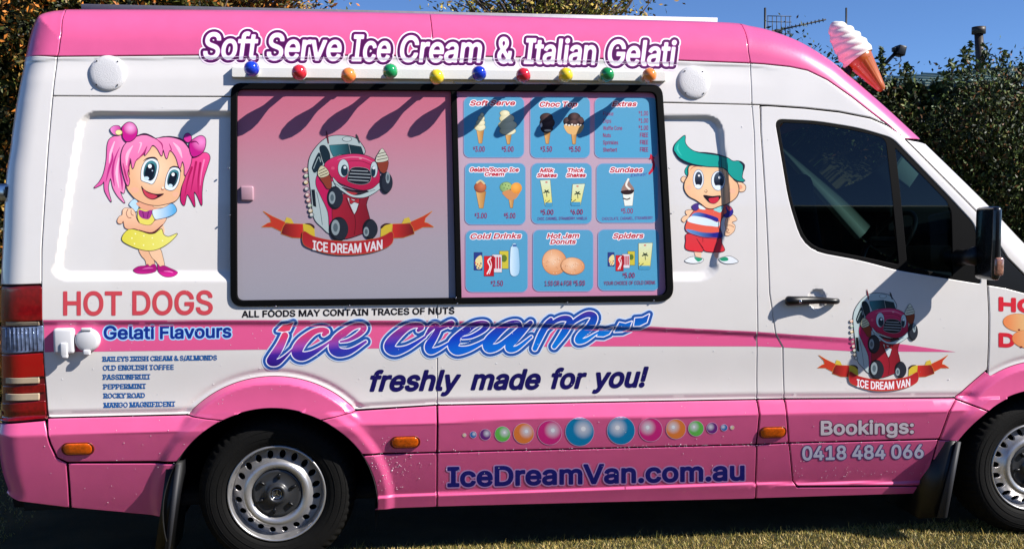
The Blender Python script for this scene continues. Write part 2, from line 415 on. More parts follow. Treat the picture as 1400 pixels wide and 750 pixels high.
# ------------------------------------------------------------ paints
PINK = mat('pink paint', (226, 94, 146), .3, coat=.8, rvar=.06, bump=.05, bscale=3.5, noise=.045, nscale=9)
WHITE = mat('white paint', (225, 220, 216), .33, coat=.8, rvar=.06, bump=.05, bscale=3, noise=.02, nscale=7)
PWHITE = mat('off white plastic', (214, 212, 206), .5, bump=.1, bscale=300)
LINING = mat('dark cab lining', (40, 44, 50), .8)
DARK = mat('dark cavity', (5, 5, 6), .9)
RUBBER = mat('black rubber', (3, 3, 4), .65, spec=.12)
BLKPL = mat('black plastic', (11, 11, 13), .38)
TYRE = mat('tyre rubber', (10, 9, 8), .8, noise=.3, nscale=30, bump=.12, bscale=120, spec=.25)
STEEL = mat('silver painted steel', (186, 184, 184), .34, metal=.75, noise=.12, nscale=20)
CHROME = mat('bright steel', (200, 200, 205), .12, metal=1)
AMBER = mat('amber lens', (214, 92, 8), .12, coat=1, noise=.35, nscale=90)
REDL = mat('red lens', (122, 5, 11), .14, coat=1, noise=.3, nscale=60)
CLEARL = mat('clear lens', (122, 138, 172), .1, coat=1, metal=.35, noise=.5, nscale=50)
VINYL = mat('printed vinyl', (255, 255, 255), .36, coat=.15, spec=.35, attr=True)
BOARD = mat('printed board', (255, 255, 255), .5, spec=.25, attr=True, noise=.05, nscale=400)
def glass(name, tint, fac=1.0):
    m = bpy.data.materials.new(name); m.use_nodes = True; t = m.node_tree; t.nodes.remove(t.nodes['Principled BSDF'])
    o = t.nodes['Material Output']; g = t.nodes.new('ShaderNodeBsdfGlossy'); g.inputs['Roughness'].default_value = .0
    tr = t.nodes.new('ShaderNodeBsdfTransparent'); tr.inputs['Color'].default_value = (*tint, 1)
    fr = t.nodes.new('ShaderNodeFresnel'); fr.inputs['IOR'].default_value = fac; mx = t.nodes.new('ShaderNodeMixShader')
    t.links.new(fr.outputs[0], mx.inputs[0]); t.links.new(tr.outputs[0], mx.inputs[1]); t.links.new(g.outputs[0], mx.inputs[2]); t.links.new(mx.outputs[0], o.inputs[0])
    return m
GLASS = glass('tinted window glass', (.17, .26, .27), 1.5)
WSGLASS = glass('windscreen glass', (.5, .6, .58), 1.15)
# ------------------------------------------------------------ the van
van = thing('ice_cream_van', 'pink and white high roof ice cream van with cartoon decals and a giant roof cone', 'van', (0, 0, 0))
seam0 = [(88, 8), (88, 18), (84, 45), (80, 72), (78, 77)]
ARCn = 30
def arc_px(c, R, a0, a1, n=ARCn):
    t = np.radians(np.linspace(a0, a1, n)); return np.stack([c[0]+R*np.cos(t), c[1]+R*np.sin(t)], 1)
def mix(*parts):
    """parts: lists of pixel tuples or arrays of metric points"""
    out = []
    for p in parts:
        out.append(p if isinstance(p, np.ndarray) else P(p))
    return np.vstack(out)
pk_bot = [(36, 80), (78, 77)]
# roof sides, pink
panel('rear_roof_corner', [P([(10, 82), (30, 79.4), (36, 79), (78, 77), (80, 72), (84, 45), (88, 18), (88, -5), (10, -5)])], PINK, van, clip=True)
panel('roof_side', [P([(78, 77), (350, 74.5), (593, 76.5), (591, 50), (588, 22), (588, -8), (88, -8), (88, 18), (84, 45), (80, 72)])], PINK, van, clip=True, gap=.0008)
panel('roof_side', [P([(593, 76.5), (660, 77), (920, 82), (1026, 86.2), (1023, 70), (1016, 38), (1014, -8), (588, -8), (588, 22), (591, 50)])], PINK, van, clip=True, gap=.0008)
panel('cab_roof_side', [P([(1026, 86.2), (1045, 87.3), (1080, 91), (1104, 96), (1131, 109), (1164, 132), (1192, 154), (1215, 171), (1236, 190), (1262, 192), (1250, 150), (1100, 0), (1014, -8), (1016, 38), (1023, 70)])], PINK, van, clip=True, gap=.0008)
# upper white band
WF_OUT = flat(rquad([(313.5, 111.5), (909, 114), (918.5, 411), (316.5, 418.5)], [16, 16, 20, 18], 8), .03)
WF_IN = flat(rquad([(323, 121), (899.5, 125), (908.5, 402.5), (326, 409.5)], [8, 9, 11, 9], 8), .03)
HOLE = flat(rquad([(318, 116), (904, 119), (913, 407), (321, 414)], [12, 12, 14, 12], 8), .03)
panel('upper_rear_corner', [P([(30, 80), (78, 77.6), (72, 131), (66, 200), (60, 290), (57, 340), (57, 388.5), (-10, 388.5), (0, 200), (10, 81)])], WHITE, van, clip=True)
up1 = P([(78, 77.6), (350, 75.1), (660, 77.6), (920, 82.6), (1026, 86.8), (1028, 142.8), (915, 140), (304, 132), (72, 131)])
panel('upper_side_band', [up1], WHITE, van, gap=.0008, cuts=[HOLE])
panel('cab_side_band', [P([(1026, 86.8), (1045, 88), (1080, 91.6), (1104, 96.6), (1131, 109.6), (1164, 132.6), (1192, 154.6), (1213, 170.6), (1190, 160.5), (1147, 152), (1100, 147), (1050, 143.6), (1028, 142.8)])], WHITE, van, gap=.0008)
# service window opening
side_w = P([(72, 131.6), (304, 132.6), (597, 136.5), (597.5, 553), (484, 560)]) ; rear_w = P([(258, 566.3), (65, 570.5), (60, 500), (57, 440), (57, 340), (60, 290), (66, 200)])
def arc_m(c, R, p0, p1, n=36):
    """metric arc from the direction of p0 to that of p1, counter-clockwise from above going over the top"""
    a0 = math.atan2(p0[1]-c[1], p0[0]-c[0]); a1 = math.atan2(p1[1]-c[1], p1[0]-c[0])
    t = np.linspace(a0, a1, n); return np.stack([c[0]+R*np.cos(t), c[1]+R*np.sin(t)], 1)
aL, aR = P([(258, 566.3)])[0], P([(484, 560)])[0]
arcO = arc_m(ro_c, RO, aR, aL)
left = np.vstack([P([(72, 131.6), (304, 132.6), (597, 136.5), (597.5, 553), (484, 560)]), arcO[1:-1], rear_w])
panel('rear_side_panel', [left], WHITE, van, gap=.0007, cuts=[HOLE])
right = np.vstack([P([(1028, 143.4), (915, 140.8), (597, 136.5), (597.5, 553), (1035, 545.3), (1035, 400), (1031, 180)])])
panel('middle_side_panel', [right], WHITE, van, gap=.0007, cuts=[HOLE])
panel('door_pillar', [P([(1028, 143.4), (1050, 144.2), (1100, 147.6), (1147, 152.6), (1190, 161), (1213, 171), (1225, 182), (1240, 192), (1335, 286), (1362, 312), (1425, 375), (1500, 380), (1420, 260), (1262, 194), (1236, 190.6), (1215, 171.6), (1190, 161), (1147, 152.6), (1100, 147.6), (1050, 144.2)][:1]+[(1039, 143.8), (1040, 180), (1048, 300), (1052, 400), (1060, 455), (1070, 475), (1072, 544.6), (1035, 545.3), (1035, 400), (1031, 180)])], WHITE, van, gap=.0008)
# windscreen pillar
panel('windscreen_pillar', [P([(1200, 162), (1214, 171), (1236, 190.6), (1270, 200), (1440, 350), (1440, 404), (1429, 399), (1400, 374), (1378, 352), (1338, 291), (1230, 182), (1213, 170)])], WHITE, van, clip=True, gap=.001)
# front door
G = P(rquad([(1060, 163.5), (1115, 166), (1175, 175.5), (1220, 189), (1295, 266), (1334, 308), (1341, 387.5), (1328, 385.5), (1228, 369), (1178, 355.5), (1100, 341), (1079, 275)], [10, 18, 20, 9, 15, 12, 3, 4, 14, 18, 30, 22], 5))
doorW = P([(1040, 145), (1050, 144.8), (1100, 148.3), (1147, 153.4), (1190, 161.8), (1213, 171.5), (1230, 183), (1337, 291), (1348, 310), (1350, 389), (1352, 430), (1350, 505), (1307, 541), (1306.5, 543.2), (1072, 545), (1070, 475), (1060, 455), (1052, 400), (1048, 300), (1040.5, 180)])
panel('front_door', [doorW, G], WHITE, van)
door = bpy.data.objects['front_door']
panel('door_lower_panel', [P([(1306.5, 543.8), (1298, 562), (1284, 599.5), (1078.5, 605), (1076, 566), (1072.5, 545.6)])], PINK, door)
panel('door_sill_panel', [P([(1283, 600.5), (1265, 664), (1090, 664.5), (1084, 656), (1079, 605.8)])], PINK, door)
# fender and bonnet side (runs out of the frame)
frw = P([(1350.5, 389.5), (1352.5, 430), (1350.5, 505)])
fa0 = fo_c+RO*np.array([math.cos(math.radians(133)), math.sin(math.radians(133))])
arcF = arc_m(fo_c, RO, P([(1347, 508)])[0], fo_c+[RO*.86, RO*.5])
panel('front_wing', [np.vstack([P([(1351, 389.5), (1353, 430), (1351, 505)]), arcF, [[4.2, .62], [4.3, .95], [4.2, 1.3]], flat([(1400, 401), (1370, 393)], .03)])], WHITE, van, clip=True, gap=.0015)
panel('windscreen_cowl', [P([(1339, 293.5), (1378, 353), (1400, 375), (1428, 400), (1428, 406), (1400, 400.3), (1352, 389), (1350, 311)])], BLKPL, van, gap=.001, off=-.004)
# pink lower cladding
innL, innR = P([(303, 572)])[0], P([(439, 572.5)])[0]
def arci(a, b, n=30): return arc_m(ri_c, RI, a, b, n)
def arcf(a, b, n=30): return arc_m(fi_c, RI, a, b, n)
panel('wheel_arch_trim', [np.vstack([arc_m(ro_c, RO, aL, aR), P([(486, 561.5)]), arci(innR, innL), P([(258, 567.5)])])], PINK, van, gap=.001)
p244 = P([(244, 632)])[0]; p493 = P([(493, 622)])[0]; p240 = P([(241, 634)])[0]; p494 = P([(494, 624)])[0]; p515 = P([(515, 694)])[0]
panel('rear_quarter_panel', [np.vstack([P([(65, 571.5), (258, 567.5)]), arci(innL, p244), P([(92, 631.5), (78, 625), (69, 606), (65, 590)])])], PINK, van)
panel('rear_quarter_skirt', [np.vstack([P([(92.5, 633)]), arci(p240, P([(228, 668)])[0], 8), P([(222, 707), (97, 694), (95, 665)])])], PINK, van)
panel('rear_bumper', [P([(-10, 574), (61, 575), (64, 590), (68, 607), (77, 626), (91, 633.5), (93.5, 665), (95, 694), (25, 685), (-10, 660)])], PINK, van, clip=True)
panel('side_cladding', [np.vstack([P([(486, 561.5), (597, 554)]), P([(597, 618)]), arci(p493, innR)])], PINK, van)
panel('side_skirt', [np.vstack([arci(p515, p494, 14), P([(597, 619), (597, 692.5), (512, 697)])])], PINK, van, gap=.0007)
panel('side_cladding', [P([(598, 554), (1034, 546), (1034, 607), (598, 618)])], PINK, van)
panel('side_skirt', [P([(598, 619), (1034, 608), (1033, 678.5), (1032, 681.5), (598, 692.5)])], PINK, van, gap=.0007)
panel('side_cladding', [P([(1035, 546), (1071.5, 545.5), (1075.5, 568), (1078, 605), (1035, 607)])], PINK, van)
q1300 = P([(1300, 604)])[0]; q1338 = P([(1342, 551)])[0]
panel('side_skirt', [np.vstack([P([(1035, 608), (1078.5, 606), (1083.5, 657), (1090, 666), (1266, 665.5), (1284, 601.5), (1299, 602), (1273, 675), (1034, 681)])])], PINK, van, gap=.0007)
panel('front_arch_trim', [np.vstack([P([(1307, 544.5), (1308, 541.5), (1348, 508)]), arcF[1:], arcf(fi_c+[RI*.9, RI*.42], P([(1342, 549)])[0])])], PINK, van, gap=.001)
panel('front_arch_end', [np.vstack([P([(1307.5, 545.5)]), arcf(P([(1342, 550)])[0], P([(1305, 601)])[0], 12), P([(1285, 600.5), (1299, 562)])])], PINK, van)
panel('front_bumper', [np.vstack([fo_c+[[RO*.86, RO*.5]], [[4.3, .61], [4.3, .2]], fi_c+[[RI*.98, -.12]], arcf(fi_c+[RI*.98, .0], fi_c+[RI*.9, RI*.42], 8)])], PINK, van, clip=True)
# dark inner body seen through the seams, wheel housings, window depth
def clipdark(): pass
wheelh = [np.vstack([arc_m(ri_c, RI-.004, np.array([9, ri_c[1]-.0]), np.array([-9, ri_c[1]]), 40), [[ri_c[0]-RI+.004, .1], [ri_c[0]+RI-.004, .1]]]),
          np.vstack([arc_m(fi_c, RI-.004, np.array([9, fi_c[1]]), np.array([-9, fi_c[1]]), 40), [[fi_c[0]-RI+.004, .1], [fi_c[0]+RI-.004, .1]]])]
E0 = inset(CLOSE, .006)[0]
def Sshell(x, z): return base(x, z)+rounding(x, z)+.03+.30*np.maximum(0, .68-np.asarray(z))
TLH = P(rquad([(2, 392), (60, 392), (63, 572), (4, 570)], 3, 3))
low = [[-1.72, .285], [ri_c[0]-RI, .285]]
bodypoly = np.vstack([[(p[0], max(p[1], .29)) for p in E0]])
V, T, N = surf_mesh([bodypoly, flat(rquad([(318, 116), (904, 119), (913, 407), (321, 414)], 10), .03), inset(G, -.0)[0]], Sshell, rim=0, gap=.0, fine=.03, bl=.04, cuts=wheelh)
link('inner_body', tri_mesh('inner_body', V, T, N), DARK, van)
for c in (ri_c, fi_c):
    a = np.linspace(-.25, math.pi+.25, 40); ring = [(c[0]+(RI+.002)*math.cos(t), c[1]+(RI+.002)*math.sin(t)) for t in a]
    V = np.array([(x, y, z) for y in (.012, .75) for x, z in ring]+[(c[0], .75, c[1]-.1)]); n = len(a)
    Q = [[i, i+n, i+n+1, i+1] for i in range(n-1)]+[[n+i, 2*n, n+i+1, n+i+1] for i in range(n-1)]
    Q = [q for q in Q]
    me = bpy.data.meshes.new('wheel_housing'); me.from_pydata([tuple(v) for v in V], [], [q if q[2] != q[3] else q[:3] for q in Q]); link('wheel_housing', me, DARK, van)
# roof, back, windscreen and bonnet: outline swept across the van
WID = 2.0
yo = Sshell(OUTL[:, 0], OUTL[:, 1])-.03
ys = np.linspace(0, 1, 9); secs = []
for i, (p, y0_) in enumerate(zip(OUTL, yo)):
    e = OUTL[min(i+1, len(OUTL)-1)]-OUTL[max(i-1, 0)]; e /= np.linalg.norm(e); nrm = np.array([-e[1], e[0]])
    for u in ys:
        b = .05*math.sin(math.pi*u)
        secs.append((p[0]+nrm[0]*b, y0_+(WID-2*y0_)*u, p[1]+nrm[1]*b))
secs = np.array(secs); n9 = 9; wx0 = flat([(1150, 100)], .2)[0][0]
iw0 = int(np.argmin(abs(OUTL[:, 0]-wx0-.25)+(OUTL[:, 0] < 1)*9)); iw1 = int(np.argmin(abs(OUTL[:, 0]-3.3)))
ir = int(np.argmax(OUTL[:, 1] > 2.35))
def strip(name, i0, i1, m):
    V = secs[i0*n9:(i1+1)*n9]; k = i1-i0
    Q = [[a*n9+b, (a+1)*n9+b, (a+1)*n9+b+1, a*n9+b+1] for a in range(k) for b in range(n9-1)]
    return qobj(name, (V, np.array(Q)), m, van)
strip('back_doors', 0, ir, WHITE); strip('roof', ir, iw0, PINK); strip('windscreen', iw0, iw1, WSGLASS); strip('bonnet', iw1, len(OUTL)-1, WHITE)
# far side of the van with its own cab window
G2 = np.array([(p[0], p[1]) for p in P([(1061.5, 178), (1070, 164.6), (1175, 175.5), (1214, 187.5), (1334, 308), (1328, 380), (1228, 369), (1130, 348.5), (1091, 317)])])
V, T, N = surf_mesh([bodypoly, G2], lambda x, z: base(x, z)+rounding(x, z), rim=0, gap=0, fine=.06, bl=.05, cuts=wheelh)
V[:, 1] = WID-V[:, 1]; link('far_side', tri_mesh('far_side', V, T[:, ::-1]), WHITE, van); V = V.copy(); V[:, 1] -= .05; link('far_side_lining', tri_mesh('far_side_lining', V, T[:, ::-1]), LINING, van)
qobj('floor_pan', box((1.2, 1.0, .31), (5.6, 1.7, .05)), DARK, van, smooth=False)
qobj('cab_partition', box((1.62, 1.0, 1.35), (.03, 1.75, 2.0)), DARK, van, smooth=False)
qobj('axle', (tube([(RWX, .2, .345), (RWX, 1.8, .345)], .05)), DARK, van)
# ------------------------------------------------------------ service window: frame, middle post, sliding boards
def bw(x, z): return base(x, z)
def ring_obj(name, outer, inner, f, m, parent, front, depth, r=.004, **kw):
    V, T, N = surf_mesh([outer, inner], lambda x, z: f(x, z)-front, rim=depth, gap=0.0004, fine=.02, bl=.02, bev=r)
    return link(name, tri_mesh(name, V, T, N), m, parent, **kw)
win = ring_obj('service_window', WF_OUT, WF_IN, bw, RUBBER, van, .010, .030)
post = surf_mesh([P([(616, 116), (624.5, 116), (631.5, 410), (623, 410)], bw)], lambda x, z: bw(x, z)-.006, rim=.025, gap=.0002)
link('middle_post', tri_mesh('middle_post', *post), RUBBER, win)
def fboard(x, z): return bw(x, z)+.012
LB = flat([(320, 116), (622, 118), (628, 412), (324, 413)], .05); RB = flat([(621, 118), (903, 121), (912, 406), (627, 410)], .05)
def ramp(v, stops):
    v = np.asarray(v); xs_ = [s[0] for s in stops]; c = np.array([lin(s[1]) for s in stops])
    return np.stack([np.interp(v, xs_, c[:, i]) for i in range(3)], 1)
def board(name, poly, stops, parent, label):
    V, T, N = surf_mesh([poly], fboard, rim=.006, gap=.0, fine=.02, coarse=2)
    z0, z1 = poly[:, 1].min(), poly[:, 1].max(); v = (z1-V[:, 2])/(z1-z0)
    return link(name, tri_mesh(name, V, T, N, ramp(v, stops)), BOARD, parent, label=label)
board_l = board('sliding_board', LB, [(0, (190, 98, 122)), (.2, (188, 112, 132)), (.42, (176, 134, 148)), (.7, (160, 148, 158)), (1, (154, 152, 162))], win, 'closed sliding board printed pink at the top and grey at the bottom')
board_r = board('menu_board', RB, [(0, (204, 126, 162)), (.25, (190, 158, 176)), (.55, (182, 166, 180)), (.8, (188, 150, 174)), (1, (202, 134, 168))], win, 'menu board with nine blue price panels')
# screws round the frame
for i, (px, py) in enumerate([(313, 230), (315, 294), (377, 418.0), (478, 417), (625, 414.5), (623, 407), (775, 413), (893, 410), (914, 230), (916.5, 292), (620.5, 112.5)]):
    c = P([(px, py)], bw)[0]; V, T = ico((c[0], bw(c[0], c[1])-.011, c[1]), .0045, 1); qobj('screw', (V, T), CHROME, win)
# small latch on the left board
c = P([(338, 264.5)], fboard)[0]; rbox('latch', (c[0], float(fboard(*c))-.004, c[1]), (.058, .018, .066), .008, mat('latch plastic', (176, 138, 150), .4), win)
# ------------------------------------------------------------ light rail with ten coloured globes
RA = P([(317.5, 92.5), (908, 99), (908.5, 112.5), (317.5, 107)], bw)
V, T, N = surf_mesh([RA], lambda x, z: bw(x, z)-.026, rim=.03, gap=0, fine=.03)
rail = link('light_rail', tri_mesh('light_rail', V, T, N), PWHITE, van)
SW = np.array([SUN[0], SUN[1], SUN[2]])
gl = [(344, 94, (24, 58, 190)), (409, 99, (216, 40, 52)), (476.5, 103, (250, 140, 62)), (533.5, 97.5, (30, 150, 84)), (597, 105, (252, 216, 40)), (655, 100.5, (16, 50, 180)), (715.5, 103, (206, 34, 50)), (773.5, 102.5, (250, 212, 40)), (830, 102, (20, 138, 70)), (888, 103, (252, 138, 60))]
gm = {}
for px, py, c in gl:
    p = at((px, py), -.055)
    if c not in gm: gm[c] = mat('globe enamel', c, .16, coat=1)
    y0 = float(bw(p[0], p[2]))-.026
    prof = [(0, -.035), (.016, -.033), (.030, -.019), (.036, -.002), (.034, .014), (.027, .028), (.019, .042), (.015, .052), (.015, -p[1]+y0)]
    V, Q = lathe(prof, 24)
    gb = qobj('globe', (V*np.array([.93, 1, .93])+np.array([p[0], p[1], p[2]]), Q), gm[c], rail)
    V, Q = lathe([(.0, 0), (.021, 0), (.021, .014), (0, .014)], 16); qobj('lamp_holder', (V+np.array([p[0], y0-.012, p[2]]), Q), PWHITE, gb)
# ------------------------------------------------------------ round vent covers
for px, py in ((147.5, 100.5), (948, 113)):
    p = P([(px, py)])[0]; y = float(S(*p)); R_ = .080
    V, Q = lathe([(0, -.0150), (.03, -.0148), (.055, -.0135), (.068, -.011), (.0755, -.007), (.0795, -.001), (.080, .004), (.080, .02)], 40)
    V = V+np.array([p[0], y, p[1]]); V[:, 1] += (V[:, 2]-p[1])*.14
    v_ = qobj('vent_cover', (V, Q), mat('vent cover grey', (206, 204, 205), .55, bump=.25, bscale=260), van)
    for a in (50, 130, 230, 310):
        t = math.radians(a); V, T = ico((p[0]+.068*math.cos(t), y-.013+.068*math.sin(t)*.14, p[1]+.068*math.sin(t)), .0035, 1); qobj('screw', (V, T), RUBBER, v_)
# ------------------------------------------------------------ door glass
gx = lambda L: P(L)
def inner_y(x, z): return base(x, z)+.006
gk = link('window_gasket', tri_mesh('window_gasket', *surf_mesh([inset(G, -.003)[0], P(rquad([(1066, 168), (1115, 170.5), (1172, 179.5), (1211, 190), (1229, 361), (1178, 350), (1104, 336.5), (1083, 272)], [9, 18, 16, 9, 3, 16, 28, 22], 5)), P([(1225.5, 204), (1294, 275), (1301, 290), (1303, 377), (1242, 364)])], lambda x, z: S(x, z)+.004, rim=.012, gap=.001, bev=.004)), RUBBER, door)
for L in (rquad([(1066, 176), (1073, 166), (1115, 167.5), (1174, 177), (1207, 186), (1214, 196), (1231, 362), (1176, 353), (1130, 347), (1107, 333), (1093, 314), (1081, 273), (1069, 214)], 2, 3), [(1222, 198), (1297, 273), (1306, 290), (1307, 381), (1240, 367)]):
    V, T, N = surf_mesh([P(L)], inner_y, rim=0, gap=0, fine=.03)
    link('window_glass', tri_mesh('window_glass', V, T, N), GLASS, door)
# door handle and its dished recess
hp = P([(1073, 411), (1105, 409.5), (1144, 411)])
def hy(p): return float(S(p[0], p[1]))
pts = [(hp[0][0], hy(hp[0])-.008, hp[0][1]), (hp[0][0]+.03, hy(hp[0])-.028, hp[0][1]+.002), (hp[1][0]-.02, hy(hp[1])-.036, hp[1][1]), (hp[1][0]+.03, hy(hp[1])-.036, hp[1][1]), (hp[2][0]-.03, hy(hp[2])-.030, hp[2][1]+.001), (hp[2][0], hy(hp[2])-.008, hp[2][1])]
sp = np.array(pts); sp = np.vstack([spline(sp[:, [0, 2]], 6, False).T, spline(sp[:, [1, 2]], 6, False)[:, 0]]).T[:, [0, 2, 1]]
V, Q = tube(sp, np.interp(np.linspace(0, 1, len(sp)), [0, .08, .3, .75, .95, 1], [.012, .024, .021, .015, .014, .01]), 14); qobj('door_handle', (V, Q), BLKPL, door)
V, T = ico((hp[0][0]+.055, hy(hp[0])-.05, hp[0][1]), (.0085, .006, .0085), 2); qobj('key_lock', (V, T), CHROME, bpy.data.objects['door_handle'])
# ------------------------------------------------------------ marker lights, sockets
for px, py in ((106.5, 613), (554, 604), (1056.5, 590.5)):
    p = P([(px, py)])[0]; y = float(S(*p))
    a = rrect(-.066, -.029, .066, .029, .028, 8)
    def fl(x, z, p=p): return S(x, z)-.012+((x-p[0])/.066)**4*.008+((z-p[1])/.03)**4*.006
    k = surf_mesh([a*.92+p], fl, rim=.012, gap=0, fine=.008); o_ = link('marker_light', tri_mesh('marker_light', *k), AMBER, van)
    k = surf_mesh([a*1.05+p, a*.93+p], lambda x, z: S(x, z)-.005, rim=.006, gap=.0, bev=.002); link('light_surround', tri_mesh('light_surround', *k), mat('surround', (120, 40, 20), .4), o_)
PLW = mat('white socket plastic', (206, 205, 207), .4, coat=.2)
p = P([(90, 465)])[0]; y = float(S(*p)); sb = rbox('power_inlet', (p[0]-.002, y-.012, p[1]), (.086, .04, .112), .014, PLW, van)
rbox('inlet_lid', (p[0]+.002, y-.034, p[1]-.036), (.030, .012, .060), .006, PLW, sb); rbox('inlet_hook', (p[0]+.004, y-.030, p[1]-.064), (.026, .02, .02), .006, PLW, sb)
p = P([(121, 464)])[0]; y = float(S(*p)); V, Q = lathe([(0, -.032), (.038, -.031), (.048, -.026), (.051, -.018), (.051, .01)], 32); so_ = qobj('round_inlet', (V+np.array([p[0], y, p[1]]), Q), PLW, van)
rbox('inlet_hook', (p[0], y-.028, p[1]-.052), (.030, .018, .024), .006, PLW, so_); rbox('inlet_hinge', (p[0], y-.026, p[1]+.048), (.042, .018, .014), .004, PLW, so_)
# ------------------------------------------------------------ tail light
TLP = P([(2, 391), (57.5, 390), (59, 440), (61, 500), (63.5, 571), (4, 572.5), (-6, 480)])
xr = lambda a, b: P([(a, b)])[0]
tl = None
def lens(name, yt, yb, m, deep=.006, x0=-6, x1=None, parent=None, label=None, clip=True):
    x1a = np.interp(yt, [391, 440, 500, 571], [57.5, 59, 61, 63.5])-.8 if x1 is None else x1; x1b = np.interp(yb, [391, 440, 500, 571], [57.5, 59, 61, 63.5])-.8 if x1 is None else x1
    k = surf_mesh([P([(x0, yt), (x1a, yt), (x1b, yb), (x0, yb)])], lambda x, z: S(x, z)-deep, rim=.012, gap=.0002, clip=clip, bev=.003)
    return link(name, tri_mesh(name, *k), m, parent or van, label=label)
k = surf_mesh([P([(-6, 390), (57.8, 389.4), (59.3, 440), (61.5, 500), (64, 573), (-6, 573)])], lambda x, z: S(x, z)+.004, rim=.01, gap=.001, clip=True)
tl = link('tail_light', tri_mesh('tail_light', *k), mat('lamp housing', (96, 14, 18), .4, coat=.5), van)
lens('stop_lens', 392, 438, REDL, parent=tl); lens('reversing_lens', 445, 480, CLEARL, parent=tl, label='clear ribbed lens between the red ones'); lens('brake_lens', 482, 514, mat('bright red lens', (160, 7, 9), .14, coat=1), parent=tl); lens('fog_lens', 547, 571, REDL, parent=tl); lens('gap_lens', 524, 536, REDL, parent=tl, deep=.002)
for k_ in range(9):
    xk = 9+k_*5.4; q_ = P([(xk, 447), (xk+.6, 478)]); qobj('lens_rib', tube([(a_[0], float(S(*a_))-.007, a_[1]) for a_ in q_], .0022, 6), CLEARL, tl)
CREAM = mat('aged reflector strip', (190, 168, 140), .4, coat=.5)
for yt, yb in ((439.5, 444.5), (515, 523.5), (537, 546.5)): lens('reflector_strip', yt, yb, CREAM, .008, x0=8, x1=54, parent=tl, clip=False)
# ------------------------------------------------------------ rear door hinge, bumper step
p = at((4, 263), .10); h_ = rbox('door_hinge', p, (.07, .05, .075), .012, CHROME, van); rbox('hinge_pin', p+np.array([.028, -.02, 0]), (.02, .03, .05), .006, BLKPL, h_)
p = at((9, 581), .06); rbox('bumper_latch', p, (.03, .03, .05), .006, BLKPL, van)
# ------------------------------------------------------------ mud flaps
for (T0, T1, B1, B0, y) in (((228, 634), (248, 634), (231, 765), (210, 765), .03), ((1296, 604), (1312, 603), (1293, 706), (1256, 708), .0)):
    a = np.array([at(T0, y), at(T1, y), at(B1, y+.01), at(B0, y+.01)])
    b = a+np.array([.0, .30, 0]); 
    V = np.vstack([a, b]); Q = np.array([[0, 3, 2, 1], [4, 5, 6, 7], [0, 1, 5, 4], [1, 2, 6, 5], [2, 3, 7, 6], [3, 0, 4, 7]])
    mf = qobj('mud_flap', (V, Q), BLKPL, van, smooth=False)
    e = a+np.array([-.0, -.012, 0]); V = np.vstack([[e[0]*.35+e[1]*.65, e[1], e[2], e[3]*.35+e[2]*.65]]); V = np.vstack([V, V+[0, .012, 0]])
    qobj('flap_rib', (V, Q), mat('grey rubber', (44, 44, 48), .6), mf, smooth=False)
